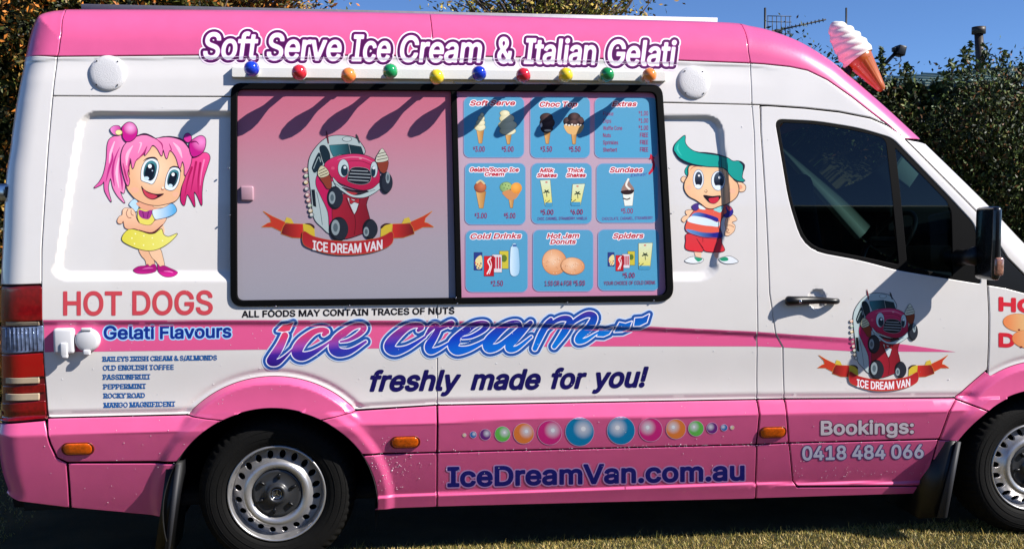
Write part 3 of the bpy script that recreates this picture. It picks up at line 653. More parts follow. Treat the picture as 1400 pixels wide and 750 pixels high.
# ------------------------------------------------------------ wheels
def wheel(cx, rot):
    wh = link('wheel', None, None, van); wh.location = (cx, .06, .345); wh.rotation_euler = (0, math.radians(rot), 0)
    R = .352
    tp = [(.222, .022), (.224, .008), (.232, .000), (.250, -.006), (.275, -.009), (.300, -.007), (.318, -.001), (.330, .010), (.340, .022), (.347, .040), (R, .06), (R, .115), (R, .17), (.347, .20), (.335, .222), (.30, .235), (.235, .23), (.222, .21)]
    V, Q = lathe(tp, 288)
    th = np.arctan2(V[:, 2], V[:, 0]); r = np.hypot(V[:, 0], V[:, 2]); k = (np.round(th/(2*math.pi)*288).astype(int) % 5 < 2)
    sh = (r > .328) & (r < .3515); cut_ = np.where(sh & k, .005, 0); V[:, 0] *= 1-cut_/r; V[:, 2] *= 1-cut_/r
    ty = qobj('tyre', (V, Q), TYRE, wh, label='black tyre with blocky tread')
    # circumferential tread grooves
    G_ = []
    for y_ in (.075, .115, .155):
        G_.append(lathe([(R+.0004, y_-.005), (R+.0006, y_+.005)], 96))
    g_ = join(G_); o_ = qobj('tread_groove', g_, DARK, ty)
    o_['kind'] = 'stuff'
    for rr_, yy_ in ((.243, -.0035), (.262, -.0085), (.292, -.0085), (.312, -.0035)):
        V, Q = lathe([(rr_-.0016, yy_+.002), (rr_, yy_-.0014), (rr_+.0016, yy_+.002)], 96); qobj('sidewall_ridge', (V, Q), TYRE, ty)
    # rim
    rp = [(.218, .035), (.222, .012), (.219, .002), (.214, .001), (.210, .008), (.206, .024), (.203, .046), (.198, .060)]
    V, Q = lathe(rp, 96); rim = qobj('rim', (V, Q), STEEL, wh)
    def fd(x, z):
        r = np.hypot(x, z); return np.interp(r, [0, .085, .108, .112, .122, .134, .146, .158, .180, .197, .21], [.075, .06, .030, .012, .004, .001, .006, .022, .042, .056, .066])
    def sfd(x, z): return sum(fd(x+a*.0025, z+b*.0025) for a in (-1, 0, 1) for b in (-1, 0, 1))/9
    circ = lambda r, n=90: np.array([(r*math.cos(t), r*math.sin(t)) for t in np.arange(n)*2*math.pi/n])
    holes = []
    for i in range(20):
        t = 2*math.pi*i/20; c_ = np.array([math.cos(t), math.sin(t)])*.176; tt = np.array([-math.sin(t), math.cos(t)])
        a = np.arange(12)*2*math.pi/12; holes.append(c_+np.cos(a)[:, None]*(c_/.176)*.0165+np.sin(a)[:, None]*tt*.0135)
    k = surf_mesh([circ(.200), circ(.108)]+holes, sfd, rim=.012, gap=0, fine=.006, coarse=1, bl=.012, bev=.003)
    link('wheel_disc', tri_mesh('wheel_disc', *k), STEEL, rim)
    V, Q = lathe([(.2, .075), (.0, .085)], 40); qobj('brake_backing', (V, Q), DARK, rim)
    V, Q = lathe([(.110, .022), (.107, .012), (.095, .016), (.075, .013), (.055, .012), (.047, .006), (.043, -.004), (.036, -.008), (.030, -.006), (.027, .004), (.0, .004)], 48); hub = qobj('hub_cap', (V, Q), mat('grey hub cap', (46, 47, 50), .34, coat=.3), wh)
    for i in range(6):
        t = 2*math.pi*(i+.5)/6; m_ = Matrix.Rotation(-t, 3, 'Y'); v = m_ @ Vector((.080, .006, 0))
        rbox('cap_rib', v, (.026, .014, .012), .003, BLKPL, hub, 1, m_)
    # three-pointed emblem on the cap
    for i in range(3):
        t = math.radians(90+120*i); q = np.array([[0, 0]]+[[.022*math.cos(t), .022*math.sin(t)]])
        n = np.array([-math.sin(t), math.cos(t)])*.0035; V = np.array([[-n[0], 0, -n[1]], [n[0], 0, n[1]], [.021*math.cos(t), 0, .021*math.sin(t)]])+[0, .002, 0]
        me = tri_mesh('emblem_point', V, [[0, 1, 2]], smooth=False); link('emblem_point', me, CHROME, hub)
    V, Q = lathe([(.0235, .003), (.0225, -.0005), (.0205, .003)], 32); qobj('emblem_ring', (V, Q), CHROME, hub)
    return wh
w1 = wheel(RWX, 8); w1['label'] = 'rear wheel with silver steel rim'
w2 = wheel(FWX, 21); w2['label'] = 'front wheel with silver steel rim'
# ------------------------------------------------------------ mirror
m0 = at((1322, 283), 0); m1 = at((1322, 379), 0)
mc = np.array([m0[0], -.175, (m0[2]+m1[2])/2])
mb = rbox('mirror', mc, (.045, .17, m0[2]-m1[2]), .020, mat('mirror shell', (14, 14, 16), .25, coat=.6), van, 5, Matrix.Rotation(math.radians(-4), 3, 'Z'))
V, Q = tube([mc+[-.0, .06, -.06], mc+[-.02, .14, -.07], mc+[-.03, .24, -.08]], [.05, .038, .05], 14); qobj('mirror_arm', (V, Q), BLKPL, mb)
p = mc+np.array([.004, -.066, -.105]); rbox('mirror_indicator', p, (.046, .05, .085), .012, mat('clear amber lens', (170, 120, 100), .12, coat=1, metal=.3, noise=.6, nscale=60), mb)
# ------------------------------------------------------------ roof platform
pa, pb = at((111, 5.5), .42), at((981, 24.5), .42)
V = []; 
for p in (pa, pb):
    for y in (.42, 1.5):
        for dz in (0, -.12): V.append((p[0], y, p[2]+dz))
Q = np.array([[0, 1, 3, 2], [4, 6, 7, 5], [0, 4, 5, 1], [2, 3, 7, 6], [0, 2, 6, 4], [1, 5, 7, 3]])
qobj('roof_tray', (np.array(V), Q), mat('galvanised tray', (140, 138, 146), .5, metal=.3, noise=.1), van, smooth=False)
# ------------------------------------------------------------ giant ice-cream cone on the roof
A = at((1200, 112), .55); B_ = at((1146, 45), .50)     # cone tip -> top of the swirl
tipp = at((1207, 124), .42); topp = at((1137, 30), .55); ax = topp-tipp; Lc = np.linalg.norm(ax); ax /= Lc
Rm = Matrix(Vector(ax).to_track_quat('Z', 'Y').to_matrix().to_4x4())
cone = link('giant_cone', None, None, van); cone.matrix_local = Matrix.Translation(Vector(tipp)) @ Rm
CONE = mat('orange moulded cone', (184, 96, 40), .3, coat=.5, noise=.15, nscale=12)
ICE = mat('white soft serve plastic', (240, 236, 226), .35, coat=.4, bump=.05)
hc = Lc*.47
prof = [(0, 0), (.022, .002), (.034, .015), (.040, .04), (.085, hc*.83), (.088, hc*.84), (.092, hc*.85), (.100, hc*.97), (.098, hc)]
prof = [(r*Lc/.72*1.10, z) for r, z in prof]
Pz = np.array(prof); n = 64; th = np.arange(n)*2*math.pi/n
rib = 1+.05*np.cos(th*10)**8
V = []
for r, z in Pz:
    rr = r*(rib if .03 < z < hc*.84 else np.ones(n)); V.append(np.stack([rr*np.cos(th), rr*np.sin(th), np.full(n, z)], 1))
V = np.vstack(V); i = np.arange(len(Pz)-1)[:, None]*n; j = np.arange(n)[None]; k = (j+1) % n
Q = np.stack([i+j, i+k, i+n+k, i+n+j], -1).reshape(-1, 4); qobj('wafer_cone', (V, Q), CONE, cone)
m_ = 90; V = []
for q in range(m_+1):
    u = q/m_; z = hc*.97+u*(Lc-hc*.97); r0 = Lc/.72*(.138*math.sin(math.acos(min(1, max(-1, (u*1.02)**1.6)))) if u < 1 else 0)*(1.0 if u > .12 else .88+u)
    r0 *= (1-.25*u)
    ph = th+u*7.5; w_ = abs(np.cos(ph*2.5+0*th)); rr = r0*(1+.10*(w_-.6)*(1 if u > .05 else u/.05)+.05*math.sin(u*math.pi*10))
    V.append(np.stack([rr*np.cos(th), rr*np.sin(th), np.full(n, z)], 1))
V = np.vstack(V); i = np.arange(m_)[:, None]*n; Q = np.stack([i+j, i+k, i+n+k, i+n+j], -1).reshape(-1, 4); qobj('soft_serve_swirl', (V, Q), ICE, cone)
rod = tube([tipp+ax*.25, tipp+ax*.22+np.array([-.1, 0, -.22])], .02, 8); qobj('cone_bracket', rod, BLKPL, van)
# ------------------------------------------------------------ cab interior
TRIM = mat('grey green trim', (176, 190, 176), .7); SEAT = mat('dark blue seat cloth', (30, 36, 52), .9); DASH = mat('dash plastic', (26, 27, 30), .6)
def bar(name, px0, px1, y, wd, m, dep=.06):
    a, b = at(px0, y), at(px1, y); d = b-a; L = np.linalg.norm(d); R_ = Matrix.Rotation(-math.atan2(d[2], d[0]), 3, 'Y')
    rbox(name, (a+b)/2, (L, dep, wd), .015, m, van, 2, R_)
bar("far_pillar_trim", (1062, 190), (1178, 322), 1.75, .085, TRIM)
rbox('sun_visor', at((1240, 232), .36), (.13, .02, .15), .01, mat('pale visor', (170, 186, 176), .7), van, 2, Matrix.Rotation(math.radians(35), 3, 'Y'))
rbox('dashboard', (2.95, 1.0, 1.12), (.7, 1.7, .34), .08, DASH, van)
rbox('driver_seat', at((1130, 375), .55), (.5, .5, .16), .06, SEAT, van); rbox('seat_backrest', at((1082, 330), .55), (.14, .5, .7), .05, SEAT, van, 3, Matrix.Rotation(math.radians(-10), 3, 'Y'))
rbox('seat_headrest', at((1080, 262), 1.35), (.12, .28, .2), .05, SEAT, van)
sw = at((1214, 330), .55); V, Q = lathe([(.19+.014*math.cos(a), .014*math.sin(a)) for a in np.linspace(0, 2*math.pi, 9)], 40)
R_ = np.array(Matrix.Rotation(math.radians(35), 3, 'Y') @ Matrix.Rotation(math.radians(90), 3, 'Z')); qobj('steering_wheel', (V @ R_.T+sw, Q), BLKPL, van)
rbox('wheel_spoke', sw, (.03, .34, .05), .01, BLKPL, bpy.data.objects['steering_wheel'], 2, Matrix.Rotation(math.radians(-35), 3, 'Y'))
# ------------------------------------------------------------ printed artwork: shapes are drawn as distance fields and laid on the surface as thin vinyl
def T_(ox, oy, s, sy=None): return lambda p: np.asarray(p, float)/[s, sy or s]+[ox, oy]
def region(dfun, bb, step):
    """triangles of {d<0} inside bbox (marching triangles)"""
    x0, y0, x1, y1 = bb; nx = max(2, int((x1-x0)/step)+2); ny = max(2, int((y1-y0)/step)+2)
    X, Y = np.meshgrid(x0+np.arange(nx)*step, y0+np.arange(ny)*step, indexing='ij'); Pn = np.stack([X.ravel(), Y.ravel()], 1)
    d = dfun(Pn); i = (np.arange(nx-1)[:, None]*ny+np.arange(ny-1)[None]).ravel()
    tri = np.vstack([np.stack([i, i+ny, i+ny+1], 1), np.stack([i, i+ny+1, i+1], 1)])
    s = d[tri] < 0; c = s.sum(1); full = tri[c == 3]; out = [Pn[full].reshape(-1, 2)]
    def lerp(a, b): t = d[a]/(d[a]-d[b]); return Pn[a]+(Pn[b]-Pn[a])*t[:, None]
    for k in range(3):
        a, b, e = tri[:, k], tri[:, (k+1) % 3], tri[:, (k+2) % 3]
        m = (c == 1) & s[:, k]; A, B, E = a[m], b[m], e[m]
        if m.any(): out.append(np.stack([Pn[A], lerp(A, B), lerp(A, E)], 1).reshape(-1, 2))
        m = (c == 2) & ~s[:, k]; A, B, E = a[m], b[m], e[m]
        if m.any():
            p, q = lerp(B, A), lerp(E, A)
            out.append(np.stack([Pn[B], Pn[E], q], 1).reshape(-1, 2)); out.append(np.stack([Pn[B], q, p], 1).reshape(-1, 2))
    return np.vstack(out)
class Poly:
    def __init__(s, loops): s.L = [np.asarray(l, float) for l in loops]; a = np.vstack(s.L); s.bb = (*a.min(0), *a.max(0))
    def d(s, p): return sdf(p, s.L)
class Stroke:
    def __init__(s, pts, r, n=6, tr=lambda p: p, rs=1.0):
        pts = tr(np.asarray(pts, float)); r = np.broadcast_to(np.asarray(r, float), (len(pts),))*rs
        q = spline(np.column_stack([pts, r]), n, False) if n > 1 else np.column_stack([pts, r])
        s.p = q[:, :2]; s.r = np.maximum(q[:, 2], .05); m = s.r.max(); s.bb = (*(s.p.min(0)-m), *(s.p.max(0)+m))
    def d(s, P_):
        d, k, t = seg_dist(P_, [s.p], False, True); return d-(s.r[k]*(1-t)+s.r[k+1]*t)
class Ell:
    def __init__(s, c, rx, ry, tr=lambda p: p, sc=(1, 1), rot=0):
        a = np.linspace(0, 2*math.pi, 29)[:-1]; e = np.stack([np.cos(a)*rx, np.sin(a)*ry], 1); t = math.radians(rot)
        e = e @ np.array([[math.cos(t), math.sin(t)], [-math.sin(t), math.cos(t)]])
        s.L = [tr(e+np.asarray(c, float))]; a = s.L[0]; s.bb = (*a.min(0), *a.max(0))
    def d(s, p): return sdf(p, s.L)
class Union:
    def __init__(s, sh): s.s = sh; b = np.array([q.bb for q in sh]); s.bb = (*b[:, :2].min(0), *b[:, 2:].max(0))
    def d(s, p):
        o = np.full(len(p), 99.)
        for q in s.s:
            m = (p[:, 0] > q.bb[0]-9) & (p[:, 0] < q.bb[2]+9) & (p[:, 1] > q.bb[1]-9) & (p[:, 1] < q.bb[3]+9)
            if m.any(): o[m] = np.minimum(o[m], q.d(p[m]))
        return o
def SP(pts, tr=lambda p: p, n=5): return Poly([spline(tr(np.asarray(pts, float)), n)])
def PG(pts, tr=lambda p: p): return Poly([tr(np.asarray(pts, float))])
def fill(layers, shape, col, step, grow=0.0, alpha=None):
    b = shape.bb; g = grow+step; layers.append((region(lambda p: shape.d(p)-grow, (b[0]-g, b[1]-g, b[2]+g, b[3]+g), step), col))
def vgrad(y0, y1, c0, c1):
    a, b = lin(c0), lin(c1); return lambda p: a+(b-a)*np.clip((p[:, 1:2]-y0)/(y1-y0), 0, 1)
def hgrad(x0, x1, c0, c1):
    a, b = lin(c0), lin(c1); return lambda p: a+(b-a)*np.clip((p[:, :1]-x0)/(x1-x0), 0, 1)
def rgrad(c, r, ci, co):
    a, b = lin(ci), lin(co); c = np.asarray(c); return lambda p: a+(b-a)*np.clip(np.linalg.norm(p-c, axis=1)[:, None]/r, 0, 1)**1.3
def lay(name, layers, f, m, parent, off=.0009, gap=.00003, label=None, nrm=None, move=None):
    Vs, Ns, Cs, Ts, nb_ = [], [], [], [], 0
    for i, (p, c) in enumerate(layers):
        if not len(p): continue
        col = c(p) if callable(c) else np.tile(lin(c), (len(p), 1))
        _, ix_, iv_ = np.unique(np.round(p*2000).astype(np.int64), axis=0, return_index=True, return_inverse=True); iv_ = iv_.ravel()
        p = p[ix_]; col = col[ix_]; pm = move(p) if move else p
        ff = SF if f is S else f; q = onsurf(pm, ff, 10, .9); y = ff(q[:, 0], q[:, 1])-off-gap*i
        Vs.append(np.stack([q[:, 0], y, q[:, 1]], 1)); Ns.append(normals(ff, q[:, 0], q[:, 1], .003)); Cs.append(col); Ts.append(iv_.reshape(-1, 3)+nb_); nb_ += len(q)
    V = np.vstack(Vs); T = np.vstack(Ts)
    a, b, c = V[T[:, 0]], V[T[:, 1]], V[T[:, 2]]; ar = (b[:, 0]-a[:, 0])*(c[:, 2]-a[:, 2])-(b[:, 2]-a[:, 2])*(c[:, 0]-a[:, 0])
    T = np.where((ar < 0)[:, None], T[:, ::-1], T); T = T[abs(ar) > 1e-12]
    N = np.vstack(Ns); C = np.vstack(Cs); T = T[(T[:, 0] != T[:, 1]) & (T[:, 1] != T[:, 2]) & (T[:, 0] != T[:, 2])]
    return link(name, tri_mesh(name, V, T, N, C), m, parent, label=label)
_fc = {}
try:       # Blender's own interface font; the built-in one if it is not there
    import os
    FONT = bpy.data.fonts.load(os.path.join(bpy.utils.resource_path('LOCAL'), 'datafiles', 'fonts', 'Inter.woff2'))
except Exception: FONT = None
def glyphs(s, space=1.0):
    """outline loops of a string in font units, y up"""
    if (s, space) in _fc: return _fc[(s, space)]
    c = bpy.data.curves.new('t', 'FONT'); c.body = s; c.font = FONT or c.font; c.size = 1; c.space_character = space
    o = bpy.data.objects.new('t', c); COL.objects.link(o); k = o.to_curve(bpy.context.evaluated_depsgraph_get()); loops = []; n = 5
    for sp in k.splines:
        bp = sp.bezier_points; L = []
        for i in range(len(bp)):
            p0, p1, p2, p3 = [np.array(v[:2]) for v in (bp[i].co, bp[i].handle_right, bp[(i+1) % len(bp)].handle_left, bp[(i+1) % len(bp)].co)]
            st = 1 if np.linalg.norm(np.cross(p1-p0, p3-p0))+np.linalg.norm(np.cross(p2-p0, p3-p0)) < 1e-6 else n
            for t in np.arange(st)/st: L.append((1-t)**3*p0+3*t*(1-t)**2*p1+3*t*t*(1-t)*p2+t**3*p3)
        if len(L) > 2: loops.append(np.array(L))
    o.to_curve_clear(); bpy.data.objects.remove(o); bpy.data.curves.remove(c)
    _fc[(s, space)] = loops; return loops
class Glyph(Poly if 'Poly' in globals() else object):
    def d(s, p): d = seg_dist(p, s.L); return np.where(wound(p, s.L), -d, d)
CAPH = None
def word(s, x0, x1, yb0, yb1, cap, shear=0, cap1=None, space=1.0, bulge=None):
    """word as a shape: x range, baseline y at both ends, cap height in photo px"""
    global CAPH
    if CAPH is None: CAPH = np.vstack(glyphs('H'))[:, 1].max()
    L = glyphs(s, space); A = np.vstack(L); lo, hi = A[:, 0].min(), A[:, 0].max(); out = []
    sh_lo = (A[:, 0]+shear*A[:, 1]).min(); sh_hi = (A[:, 0]+shear*A[:, 1]).max()
    for l in L:
        u = (l[:, 0]+shear*l[:, 1]-sh_lo)/(sh_hi-sh_lo); x = x0+(x1-x0)*u; c = cap+((cap1 or cap)-cap)*u
        y = yb0+(yb1-yb0)*u-l[:, 1]/CAPH*c
        if bulge: y = y+bulge*(1-(2*u-1)**2)
        out.append(np.stack([x, y], 1))
    return Glyph(out)
def serif_word(s, x0, x1, yb0, yb1, cap):
    w_ = word(s, x0, x1, yb0, yb1, cap); sl = []
    for l in glyphs(s):
        pass
    for l in w_.L:
        for a, b in zip(l, np.roll(l, -1, 0)):
            u = (a[0]-x0)/(x1-x0); yb = yb0+(yb1-yb0)*u
            for yt in (yb, yb-cap):
                if abs(a[1]-yt) < .25 and abs(b[1]-yt) < .25 and .6 < abs(a[0]-b[0]) < 3.2:
                    xa, xb = min(a[0], b[0])-1.0, max(a[0], b[0])+1.0; s_ = -1 if yt == yb else 1
                    sl.append(Poly([[(xa, yt), (xb, yt), (xb, yt+s_*1.0), (xa, yt+s_*1.0)]]))
    return Union([w_]+sl)
# ------------------------------------------------------------ stripes of pink vinyl
def vsheet(name, loop_px, col, parent, f=None, off=.0006, **kw):
    V, T, N = surf_mesh([P(loop_px, f)], f or S, rim=0, gap=0, **kw); V[:, 1] -= off
    return link(name, tri_mesh(name, V, T, N), col, parent)
VPINK = mat('pink vinyl stripe', (232, 92, 146), .34, coat=.6)
vsheet('pink_stripe', [(59, 437.2), (350, 437.2), (596.4, 438), (596.4, 475), (350, 477.5), (61, 481)], VPINK, van)
vsheet('pink_stripe', [(598.4, 438), (760, 441), (887, 446), (1034, 453), (1034, 473), (800, 473), (598.4, 475)], VPINK, van)
vsheet('pink_stripe', [(1036, 453.2), (1059, 455), (1069, 474.3), (1036, 473)], VPINK, van)
vsheet('pink_stripe', [(1062, 455.3), (1161, 462), (1240, 471), (1307, 480.7), (1161, 479.5), (1072, 474.5)], VPINK, door)
# ------------------------------------------------------------ lettering
def deco(name, items, step, f=None, parent=None, label=None, move=None, m=None, off=.0009, gap=.00003):
    L = []
    for shape, grow, col in items: fill(L, shape, col, step, grow)
    return lay(name, L, f or S, m or VINYL, parent or van, label=label, move=move, off=off, gap=gap)
K = .16
W = [word(*a) for a in (('Soft', 279, 352, 80.5, 81, 35, K), ('Serve', 366, 466, 81.5, 82.3, 35, K), ('Ice', 481.5, 533, 83, 83.5, 34.5, K), ('Cream', 548, 658, 84, 85, 34, K), ('&', 681, 700, 86, 86, 34, 0), ('Italian', 717, 814, 86.5, 88, 33, K), ('Gelati', 832, 924, 88.5, 90, 33, K))]
TT = Union(W)
deco('title_lettering', [(TT, 6.9, (250, 226, 244)), (TT, 5.0, vgrad(48, 92, (86, 16, 82), (74, 14, 78))), (TT, 1.9, (150, 60, 140)), (TT, 1.0, (246, 242, 248))], .8, label='purple outlined white lettering along the roof')
W = Union([word('HOT', 87.5, 166, 430, 430, 31), word('DOGS', 182, 290, 429.5, 428.8, 31)])
deco('hot_dogs_lettering', [(W, 1.1, (206, 72, 82))], .6)
W = Union([word('Gelati', 142.5, 210, 463, 462.5, 17), word('Flavours', 219.5, 315.5, 462.5, 460.5, 16.5)])
deco('flavours_heading', [(W, 2.6, (170, 216, 250)), (W, .95, (14, 48, 140))], .55)
L = [word('ALL FOODS MAY CONTAIN TRACES OF NUTS', 331, 595.8, 433.2, 428.9, 8.3)]
W = word('ALL FOODS MAY CONTAIN TRACES OF NUTS', 331, 621, 433.3, 428.5, 8.4)
deco('nut_warning', [(W, .45, (26, 22, 26))], .42)
L = [serif_word(*a) for a in (('BAILEYS IRISH CREAM & S/ALMONDS', 141, 296.5, 493.6, 491.6, 6.3), ('OLD ENGLISH TOFFEE', 141, 237.5, 505.7, 504.6, 6.5), ('PASSIONFRUIT', 141.5, 205.5, 518.3, 517.8, 6.6), ('PEPPERMINT', 142, 199.5, 531.3, 530.6, 6.5), ('ROCKY ROAD', 142.3, 198, 543.7, 543.2, 6.4), ('MANGO MAGNIFICENT', 142.6, 239.5, 556.6, 554.8, 6.5))]
for l, s_ in zip(L, ('baileys', 'toffee', 'passionfruit', 'peppermint', 'rocky_road', 'mango')): deco('flavour_line', [(l, .28, (24, 92, 160))], .33)
W = Union([word('freshly', 507, 629, 533.5, 532, 26, .27), word('made', 645, 738, 531.5, 530.5, 25.5, .27), word('for', 755, 801, 530, 529.5, 25.5, .27), word('you!', 811, 885.5, 529, 527.5, 25.5, .27)])
deco('freshly_made_lettering', [(W, 1.55, (20, 14, 88))], .7)
W = word('IceDreamVan.com.au', 613, 1016.5, 664, 655, 25, 0, 24)
deco('web_address_lettering', [(W, 3.2, (196, 150, 206)), (W, 1.5, (26, 28, 122))], .7)
W = word('Bookings:', 1123, 1248.5, 593.5, 591.3, 18, 0, 17.4); 
deco('bookings_lettering', [(W, 1.9, (108, 62, 92)), (W, .9, (226, 214, 222))], .5, parent=door)
W = word('0418 484 066', 1097.5, 1262, 628, 625, 18, 0, 17.6)
deco('phone_lettering', [(W, 1.9, (96, 70, 130)), (W, .8, (206, 204, 226))], .5, parent=door)
for W in (word('HO', 1366.8, 1416, 423.5, 427, 16.5), word('D', 1366.8, 1386, 472.5, 473.5, 16.5)): deco('donuts_lettering', [(W, 1.7, (216, 40, 56))], .55)
DN = []
for c, rx, ry in (((1394, 441), 22.5, 12), ((1405, 463.5), 21, 12)):
    e = Ell(c, rx, ry, rot=6); fill(DN, e, (196, 120, 60), .8, .6); fill(DN, e, hgrad(c[0]-18, c[0]+10, (240, 140, 84), (232, 190, 130)), .8)
for c in ((1393, 450.5), (1396, 474)): fill(DN, Ell(c, 1.8, 1.2), (130, 40, 30), .4)
lay('donut_print', DN, S, VINYL, van)
# bubbles
BUB = [(635, 594.2, 3, (236, 200, 140)), (647, 593.6, 5, (40, 112, 184)), (663.5, 593.5, 8, (112, 40, 132)), (687, 592.8, 11, (104, 196, 84)), (716, 592, 14.5, (240, 132, 60)), (751.5, 591, 17, (216, 40, 130)), (792.5, 589.6, 20, (0, 132, 184)),
       (849, 588, 19.5, (0, 132, 184)), (889.5, 587, 16.5, (216, 40, 130)), (924, 586, 14, (240, 132, 60)), (951.5, 585.2, 11, (104, 196, 84)), (973.5, 584.6, 8, (112, 40, 132)), (990, 584, 5, (40, 112, 184)), (1001, 583.8, 3.2, (236, 200, 140))]
for i, (x, y, r, c) in enumerate(BUB):
    L = []; e = Ell((x, y), r-.7, r-.7); hx = x+(.25 if i < 7 else -.25)*r
    fill(L, e, (226, 176, 210), max(.4, r/22), .6); fill(L, e, rgrad((hx, y-.2*r), r*.72, (226, 224, 234), c), max(.4, r/18))
    if r > 10: fill(L, Ell((hx, y-.2*r), r*.16, r*.16), (246, 246, 250), .6)
    lay('printed_bubble', L, S, VINYL, van)
# 'ice cream...' script: pen strokes with a changing width
A1 = T_(350, 415, 5.185); A2 = T_(600, 415, 4.667)
def ST(pts, tr, s): 
    a = np.array(pts, float); return Stroke(a[:, :2], a[:, 2]/s, 6, tr)
k1, k2 = 5.185, 4.667
ice = [ST([(205, 225, 24), (170, 300, 28), (120, 385, 34), (112, 408, 33), (150, 415, 22), (200, 380, 12), (262, 318, 5)], A1, k1), PG([(148, 192), (190, 150), (220, 146), (266, 132), (238, 190), (196, 198)], A1),
       ST([(480, 218, 14), (500, 196, 20), (462, 184, 18), (400, 205, 22), (322, 275, 34), (290, 345, 38), (330, 372, 32), (400, 350, 20), (480, 300, 11), (530, 262, 6)], A1, k1),
       ST([(600, 268, 7), (660, 255, 12), (730, 215, 17), (766, 172, 20), (735, 152, 18), (672, 172, 22), (590, 235, 32), (552, 305, 38), (580, 342, 34), (640, 345, 24), (700, 320, 16), (778, 268, 9)], A1, k1),
       ST([(1150, 188, 12), (1172, 164, 20), (1130, 150, 18), (1060, 175, 24), (975, 250, 34), (945, 305, 37), (985, 335, 32), (1060, 318, 20), (1130, 280, 13), (1200, 232, 8)], A1, k1),
       ST([(1205, 222, 8), (1236, 180, 16), (1268, 155, 20), (1290, 178, 20), (1262, 235, 25), (1225, 300, 29), (1240, 335, 24), (1300, 318, 14), (1370, 275, 7)], A1, k1), ST([(1282, 190, 14), (1330, 160, 17), (1385, 138, 21), (1378, 160, 14)], A1, k1),
       ST([(150, 218, 7), (205, 208, 11), (270, 175, 15), (306, 138, 18), (278, 122, 16), (215, 140, 20), (135, 205, 29), (92, 260, 34), (115, 296, 30), (180, 290, 20), (250, 260, 13), (330, 212, 7)], A2, k2),
       ST([(520, 150, 12), (505, 122, 16), (450, 128, 18), (375, 180, 28), (318, 245, 34), (322, 282, 30), (380, 272, 20), (450, 215, 13), (520, 150, 10)], A2, k2), ST([(585, 120, 14), (530, 175, 22), (462, 250, 28), (452, 285, 24), (500, 282, 14), (590, 210, 7)], A2, k2),
       ST([(715, 100, 12), (690, 130, 18), (650, 200, 20), (612, 285, 15)], A2, k2), ST([(668, 180, 7), (735, 115, 12), (795, 92, 17), (835, 108, 20), (800, 180, 22), (735, 272, 14)], A2, k2),
       ST([(792, 190, 7), (860, 115, 12), (945, 68, 18), (990, 85, 22), (960, 150, 25), (905, 205, 26), (890, 236, 20), (935, 232, 13), (1010, 185, 6), (1040, 172, 5)], A2, k2),
       PG([(1025, 160), (1062, 166), (1112, 152), (1086, 192), (1050, 208), (1008, 206)], A2), PG([(1152, 118), (1190, 126), (1232, 112), (1214, 158), (1170, 178), (1118, 180)], A2), PG([(1252, 92), (1300, 88), (1342, 66), (1326, 118), (1280, 140), (1244, 142)], A2)]
IC = Union(ice)
def icecol(p):
    u = np.clip((p[:, :1]-365)/500, 0, 1); yb = 500-u*42; v = np.clip(1-(yb-p[:, 1:2])/52, 0, 1)
    def rampc(st):
        x = [s[0] for s in st]; c = np.array([lin(s[1]) for s in st]); return np.stack([np.interp(v[:, 0], x, c[:, i]) for i in range(3)], 1)
    a = rampc([(0, (232, 60, 84)), (.3, (226, 66, 110)), (.55, (178, 80, 176)), (.72, (70, 30, 150)), (1, (40, 10, 118))])
    b = rampc([(0, (196, 100, 170)), (.25, (150, 60, 160)), (.42, (50, 30, 140)), (.7, (14, 60, 190)), (1, (10, 100, 210))])
    c = rampc([(0, (150, 80, 170)), (.2, (60, 20, 120)), (.4, (10, 60, 170)), (1, (0, 130, 220))])
    w1 = np.clip(u*2, 0, 1); w2 = np.clip(u*2-1, 0, 1); return (a*(1-w1)+b*w1)*(1-w2)+c*w2
deco('ice_cream_lettering', [(IC, 6.6, (206, 222, 244)), (IC, 5.1, (34, 84, 164)), (IC, 1.35, (244, 240, 252)), (IC, 0, icecol)], .62, label='script lettering shaded from red to blue')
# ------------------------------------------------------------ the painted girl
G1 = T_(120, 160, 6.817); G2 = T_(120, 265, 6.25); INK = (44, 12, 44)
def blob(L, pts, col, tr, ink=None, w=.85, n=5, step=.75, poly=False):
    s = PG(pts, tr) if poly else SP(pts, tr, n)
    if ink: fill(L, s, ink, step, w)
    fill(L, s, col, step)
    return s
def line(L, pts, r, col, tr, step=.55, n=5): a = np.array(pts, float); fill(L, Stroke(a[:, :2], np.array(r)*1.0 if np.ndim(r) else r, n, tr), col, step)
SK = (246, 200, 160); g = []
blob(g, [(960, 380), (1085, 332), (1138, 372), (1112, 470), (1078, 580), (1064, 700), (1062, 822), (1022, 735), (990, 700), (998, 834), (958, 765), (925, 722), (900, 822), (866, 770), (880, 650), (905, 540), (945, 450)], vgrad(210, 275, (240, 76, 146), (196, 30, 100)), G1, INK)
for q in ([(1010, 420), (985, 560), (960, 700)], [(1050, 430), (1030, 580), (1030, 720)], [(970, 470), (930, 600), (905, 740)]): line(g, q, [1.6, 1.1, .3], (176, 20, 86), G1)
line(g, [(1085, 400), (1060, 520), (1048, 640)], [1.3, .9, .3], (250, 130, 180), G1)
blob(g, [(395, 205), (300, 172), (216, 196), (184, 258), (174, 400), (150, 520), (112, 600), (60, 660), (130, 628), (152, 600), (160, 690), (218, 790), (196, 700), (192, 640), (214, 570), (236, 660), (282, 740), (344, 800), (318, 740), (304, 690), (338, 706), (348, 600), (332, 480), (322, 360), (362, 250)], hgrad(140, 172, (226, 90, 162), (250, 150, 196)), G1, INK)
